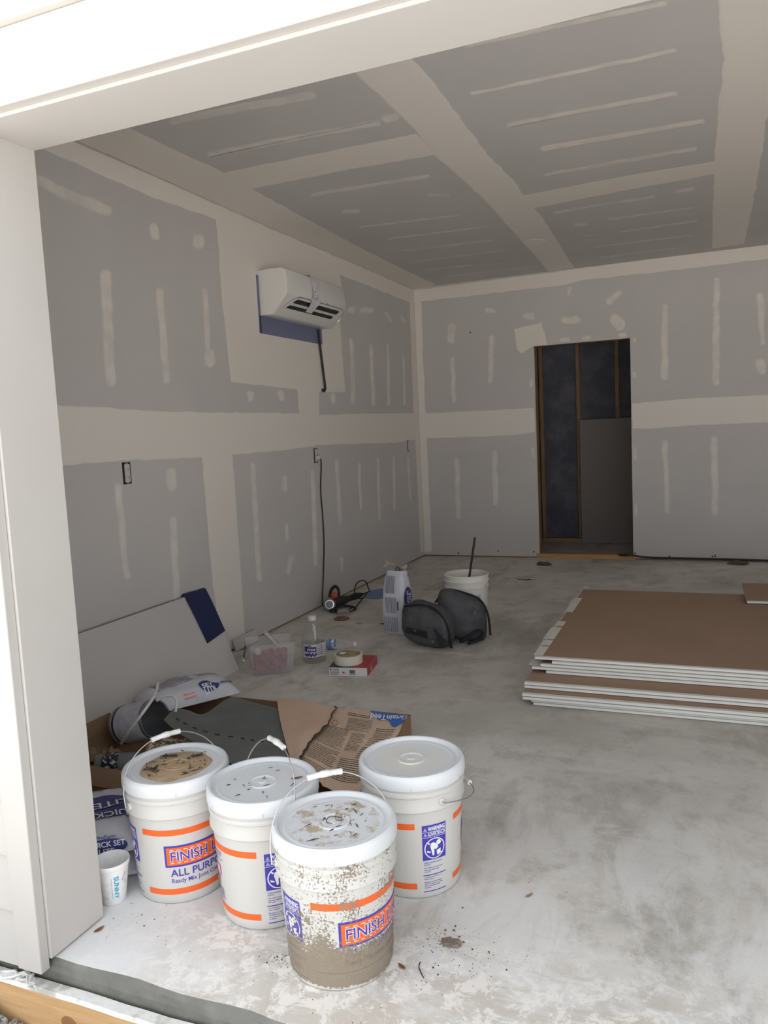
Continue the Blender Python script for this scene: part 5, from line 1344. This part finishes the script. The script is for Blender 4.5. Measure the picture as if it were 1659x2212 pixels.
# ------------------------------------------------------------------ slumped duffel
def blob(g, c, rx, ry, rz, seed, ez=.55, exy=.7, amp=.10, sag=0.0, fr=5.0, n=30, M=None):
    """soft rounded-box lump sitting on z=0"""
    vs = []; fs = []; m = 18
    sp = lambda v, e: (abs(v) ** e) * (1 if v >= 0 else -1)
    for i in range(m + 1):
        ph = -pi / 2 + pi * i / m
        for k in range(n):
            a = 2 * pi * k / n
            x = rx * sp(cos(ph), ez) * sp(cos(a), exy); y = ry * sp(cos(ph), ez) * sp(sin(a), exy); z = rz * sp(sin(ph), ez)
            q_ = 1 + amp * nz(x, y, z + seed, fr) + amp * .4 * nz(x, y, z + seed, fr * 2.6)
            p = V((x * q_, y * q_, rz + z * (q_ if z > 0 else 1)))
            p.z -= sag * (p.x / rx) * .5
            p.z = max(p.z, 0.0015)
            vs.append((M @ p if M else p) + V(c))
    for i in range(m):
        for k in range(n): fs.append((i * n + k, i * n + (k + 1) % n, (i + 1) * n + (k + 1) % n, (i + 1) * n + k))
    fs += [tuple(reversed(range(n))), tuple(m * n + k for k in range(n))]
    g.add(vs, fs); return g
df = thing('duffel_bag', 'slumped black and grey canvas duffel bag in front of the open bucket', 'bag', (1.222, -3.095, .001))
M_piping = mat('black_webbing', (.012, .012, .014), .8)
M_gr = M_gasket
c1, c2 = V((-.055, -.105, 0)), V((.105, .075, 0))
blob(G(), c1, .165, .105, .128, 2.0, .62, .62, .10, .05, 5, M=Matrix.Rotation(R(-8), 4, 'Z')).build('front_half', M_gr, df, 'auto')
blob(G(), c2, .150, .125, .148, 6.0, .62, .62, .10, .09, 5, M=Matrix.Rotation(R(22), 4, 'Z')).build('rear_half', M_gr, df, 'auto')
G().tube(smooth_path([c1 + V((-.165, .02, .225)), c1 + V((-.12, -.06, .252)), c1 + V((0, -.05, .256)), c1 + V((.09, -.075, .225)), c1 + V((.150, -.09, .145)), c1 + V((.165, -.085, .05)), c1 + V((.16, -.06, .006))], 6), .0065, 8).build('front_piping', M_piping, df, 'auto')
G().tube(smooth_path([c2 + V((-.165, -.03, .23)), c2 + V((-.09, -.02, .305)), c2 + V((.02, .0, .292)), c2 + V((.12, .0, .252)), c2 + V((.165, .01, .16)), c2 + V((.18, .0, .03))], 6), .007, 8).build('rear_piping', M_piping, df, 'auto')
def band(pts, wv, m, name):
    pts = smooth_path(pts, 5); rows = [[p + wv * q_ for q_ in (-1, -.3, .3, 1)] for p in pts]
    G().sheet(rows, .003).build(name, m, df, 'auto')
G().prism([c1 + V((-.10, -.118, .135)), c1 + V((.03, -.128, .115)), c1 + V((.035, -.126, .07)), c1 + V((-.02, -.125, .085)), c1 + V((-.11, -.12, .10))], (0, -1, .1), .004).build('black_panel', M_piping, df)
G().prism([c1 + V((.075, -.128, .145)), c1 + V((.150, -.112, .06)), c1 + V((.120, -.126, .02)), c1 + V((.10, -.128, .06))], (.3, -1, .1), .004).build('side_fold', M_piping, df)
G().tube(smooth_path([c2 + V((.03, -.155, .02)), c2 + V((.07, -.165, .045)), c2 + V((.13, -.125, .085)), c2 + V((.155, -.09, .07)), c2 + V((.14, -.105, .03)), c2 + V((.08, -.155, .012))], 6), .010, 8).build('strap', M_piping, df, 'auto')
for p in (c1 + V((.070, -.133, .058)), c1 + V((-.075, -.118, .190)), c1 + V((.135, -.112, .088)), c2 + V((.118, -.112, .198)), c1 + V((-.045, -.124, .118))):
    G().lathe([(.004, 0), (.008, 0), (.008, .002), (.004, .002), (.004, 0)], 16, Matrix.Translation(p + V((0, -.006, 0))) @ Matrix.Rotation(pi / 2, 4, 'X')).build('grommet', M_steel, df, 'auto')

# ------------------------------------------------------------------ corded power tool by the wall, plugged into the outlet
def tool():
    p0 = onz(712, 1319); c = V((.165, -2.47, .001))
    t = thing('angle_grinder', 'grey, black and orange corded power tool on the floor by the left wall', 'power tool', c)
    hd = onz(712, 1306, .05) - c; tl = onz(785, 1282, .055) - c
    hd = V((hd.x, hd.y, .050)); tl = V((tl.x, tl.y, .052)); d = (tl - hd).normalized()
    vw = (CAM - c).normalized()
    MH = Matrix.Translation(hd) @ vw.to_track_quat('Z', 'Y').to_matrix().to_4x4()
    gm = mat('grey_casting', (.28, .28, .28), .45, col2=(.20, .20, .20), scale=40)
    G().lathe([(0, .030), (.018, .030), (.022, .026), (.036, .024), (.044, .016), (.046, .0), (.046, -.025), (.040, -.035), (0, -.035)], 32, MH).build('gear_head', gm, t, 'auto')
    G().lathe([(.026, .0275), (.034, .0262), (.034, .029), (.026, .030)], 28, MH).build('head_ring', M_steel, t, 'auto')
    MB = Matrix.Translation(hd) @ d.to_track_quat('Z', 'Y').to_matrix().to_4x4(); L_ = (tl - hd).length
    G().lathe([(0, .02), (.028, .02), (.033, .05), (.033, L_ * .42), (.026, L_ * .50), (.023, L_ * .62), (.026, L_ * .66), (.026, L_ * .78), (.020, L_ * .88), (.012, L_ * .96), (.006, L_), (0, L_)], 24, MB).build('motor_body', M_rubber, t, 'auto')
    q_ = hd + d * .09 + V((-.03, .02, .050))
    blob(G(), q_ - V((0, 0, .035)), .030, .026, .026, 1, .7, .8, .05).build('orange_housing', mat('tool_orange', (.62, .10, .05), .45), t, 'auto')
    G().tube(smooth_path([q_ + V((-.045, .0, -.02)), q_ + V((-.035, .02, .035)), q_ + V((0, .02, .062)), q_ + V((.03, .01, .035)), q_ + V((.035, .0, -.02))], 6), .012, 10).build('guard_handle', M_rubber, t, 'auto')
    # cord: out of the tail, a standing loop, coils on the floor, then up the wall to the outlet
    pts = [tl, tl + d * .06 + V((.01, 0, .01))]
    for k in range(9): a = 2 * pi * k / 9; pts.append(tl + d * (-.06 + .085 * cos(a)) + V((.03, -.01, .03 + .070 * sin(a) + .02)))
    cc = hd + V((.10, .02, 0)); 
    for k in range(30):
        a = .5 + 2 * pi * k / 11; r_ = .085 + .020 * sin(k * .8); pts.append(V((cc.x + r_ * cos(a) * .95, cc.y + r_ * 1.15 * sin(a), .006 + .0024 * (k / 4) + .003 * sin(k))))
    wl = [onx(698, 1308, .02), onx(697, 1285, .014), onx(699, 1230, .010), onx(700, 1170, .010), onx(697, 1110, .010), onx(693, 1060, .010), onx(694, 1005, .014), onx(692, 990, .022), onx(688, 988, .030)]
    pts += [V((.06 - c.x, wl[0].y - c.y, .008))] + [p - c for p in wl]
    G().tube(smooth_path(pts, 5), .0048, 7).build('cord', M_rubber, t, 'auto')
    e = wl[-1] - c; G().cbox(-.018, .016, -.014, .014, -.012, .012, .004, M=Matrix.Translation(e)).build('plug', mat('pale_plug', (.62, .60, .55), .5), t, 'auto')
tool()

# ------------------------------------------------------------------ bits on the floor
b_ = onz(812, 1279); rows = []
for i in range(15):
    a = 2 * pi * i / 14; rows.append([V((.16 * q_ * cos(a) * (1 + .1 * nz(cos(a), sin(a), 3, 2)), .21 * q_ * sin(a), .003 + .012 * (1 - q_) + .004 * nz(q_ * cos(a), q_ * sin(a), 1, 4) * (1 - q_))) for q_ in (.001, .35, .7, 1.0)])
o = G().sheet(rows, .002).build('plastic_sheet', mat('sky_blue_plastic', (.13, .22, .42), .4), None, 'auto'); o.location = (.29, b_.y - .05, .001); tag(o, 'sky-blue plastic sheet on the floor behind the standing bag', 'plastic sheet')
def scrap(px, py, label, rx, ry, hh, seed, m, cat='scrap', name='paper_scrap'):
    p = onz(px, py); return crumple(name, label, (p.x, p.y, .001), rx, ry, hh, seed, m, cat)
M_red = mat('red_brown_scrap', (.22, .10, .075), .8); M_grey = mat('pale_grey_scrap', (.46, .44, .41), .85); M_dk = mat('dark_brown_debris', (.13, .10, .08), .9)
scrap(738, 1338, 'red-brown paper scrap on the floor in front of the power tool', .055, .05, .018, 1, M_red)
p = onz(740, 1333); t = thing('plastic_tray', 'small clear tray on the red-brown paper scrap', 'tray', (p.x, p.y + .02, .024)); G().lathe([(0, 0), (.040, 0), (.046, .014), (.050, .015), (.044, .013), (.038, .003), (0, .003)], 24).build('tray', mat('cloudy_plastic', (.50, .46, .42), .4, clear=.4), t, 'auto')
scrap(777, 1347, 'pale flake of compound on the floor right of the red-brown scrap', .022, .018, .008, 4, M_grey)
scrap(830, 1349, 'reddish flake on the floor left of the standing bag', .03, .012, .006, 6, M_red)
scrap(640, 1331, 'reddish paper scrap by the wall behind the tub', .035, .03, .03, 7, M_red)
scrap(1138, 1251, 'pale crumpled paper on the floor before the doorway', .085, .06, .03, 2, M_grey)
scrap(1176, 1221, 'dark clump of debris on the floor at the doorway', .07, .05, .04, 9, M_dk, 'debris', 'debris_clump')
scrap(1594, 1219, 'brown rag on the floor along the right of the back wall', .09, .045, .035, 12, M_dk, 'rag', 'rag')
o = rebase(G().tube(smooth_path([ony(1335, 1206, -.04), ony(1362, 1206, -.05), ony(1400, 1211, -.045), ony(1480, 1213, -.04), ony(1560, 1215, -.035), ony(1659, 1218, -.03), ony(1750, 1222, -.03)], 5), [.004, .008, .012, .016, .014] + [.009] * 26, 8).build('black_edging', M_black, None, 'auto')); o.location.z = .001; tag(o, 'black plastic edging strip lying along the foot of the back wall', 'strip')
# mud clods and grit by the muddy pail
p = onz(975, 2040); crumple('mud_clod', 'flat grey-brown mud clod on the floor right of the muddy pail', (p.x, p.y, .0005), .028, .018, .010, 14, mat('dry_mud', (.22, .18, .14), .95), 'mud')
g = G(); r = random.Random(17)
for cx_, cy_, n_, sx in ((960, 2030, 110, 34), (610, 2075, 60, 22), (1000, 2090, 60, 60), (300, 1990, 30, 50), (1350, 1900, 30, 170), (700, 2160, 30, 120)):
    for k in range(n_):
        p = onz(r.gauss(cx_, sx), min(2210, r.gauss(cy_, sx * .5)))
        if (p.xy - V((1.893, -5.985))).length < .136 or (p.xy - V((1.598, -5.842))).length < .136 or (p.xy - V((1.948, -5.578))).length < .136 or (p.xy - V((1.283, -5.822))).length < .136 or p.y < -6.2 or (p.x < 1.21 and p.y < -5.9): continue
        s_ = r.uniform(.0005, .0012) * (2.2 if r.random() < .12 else 1); g.lathe([(0, 0), (s_ * 1.2, 0), (s_, s_ * .8), (0, s_ * 1.1)], 5, Matrix.Translation((p.x, p.y, .0004)) @ Matrix.Rotation(r.random() * 6, 4, 'Z'))
tag(rebase(g.build('floor_grit', mat('dark_grit', (.10, .085, .07), .95), fix=False)), 'dark grit and mud crumbs scattered on the slab around the pails', 'grit', kind='stuff')
o = rebase(G().tube(smooth_path([onz(908, 2078, .002), onz(905, 2090, .003), onz(915, 2112, .002)], 4), .0014, 5).build('twig', M_twig)); tag(o, 'thin dark twig on the slab right of the muddy pail', 'twig')
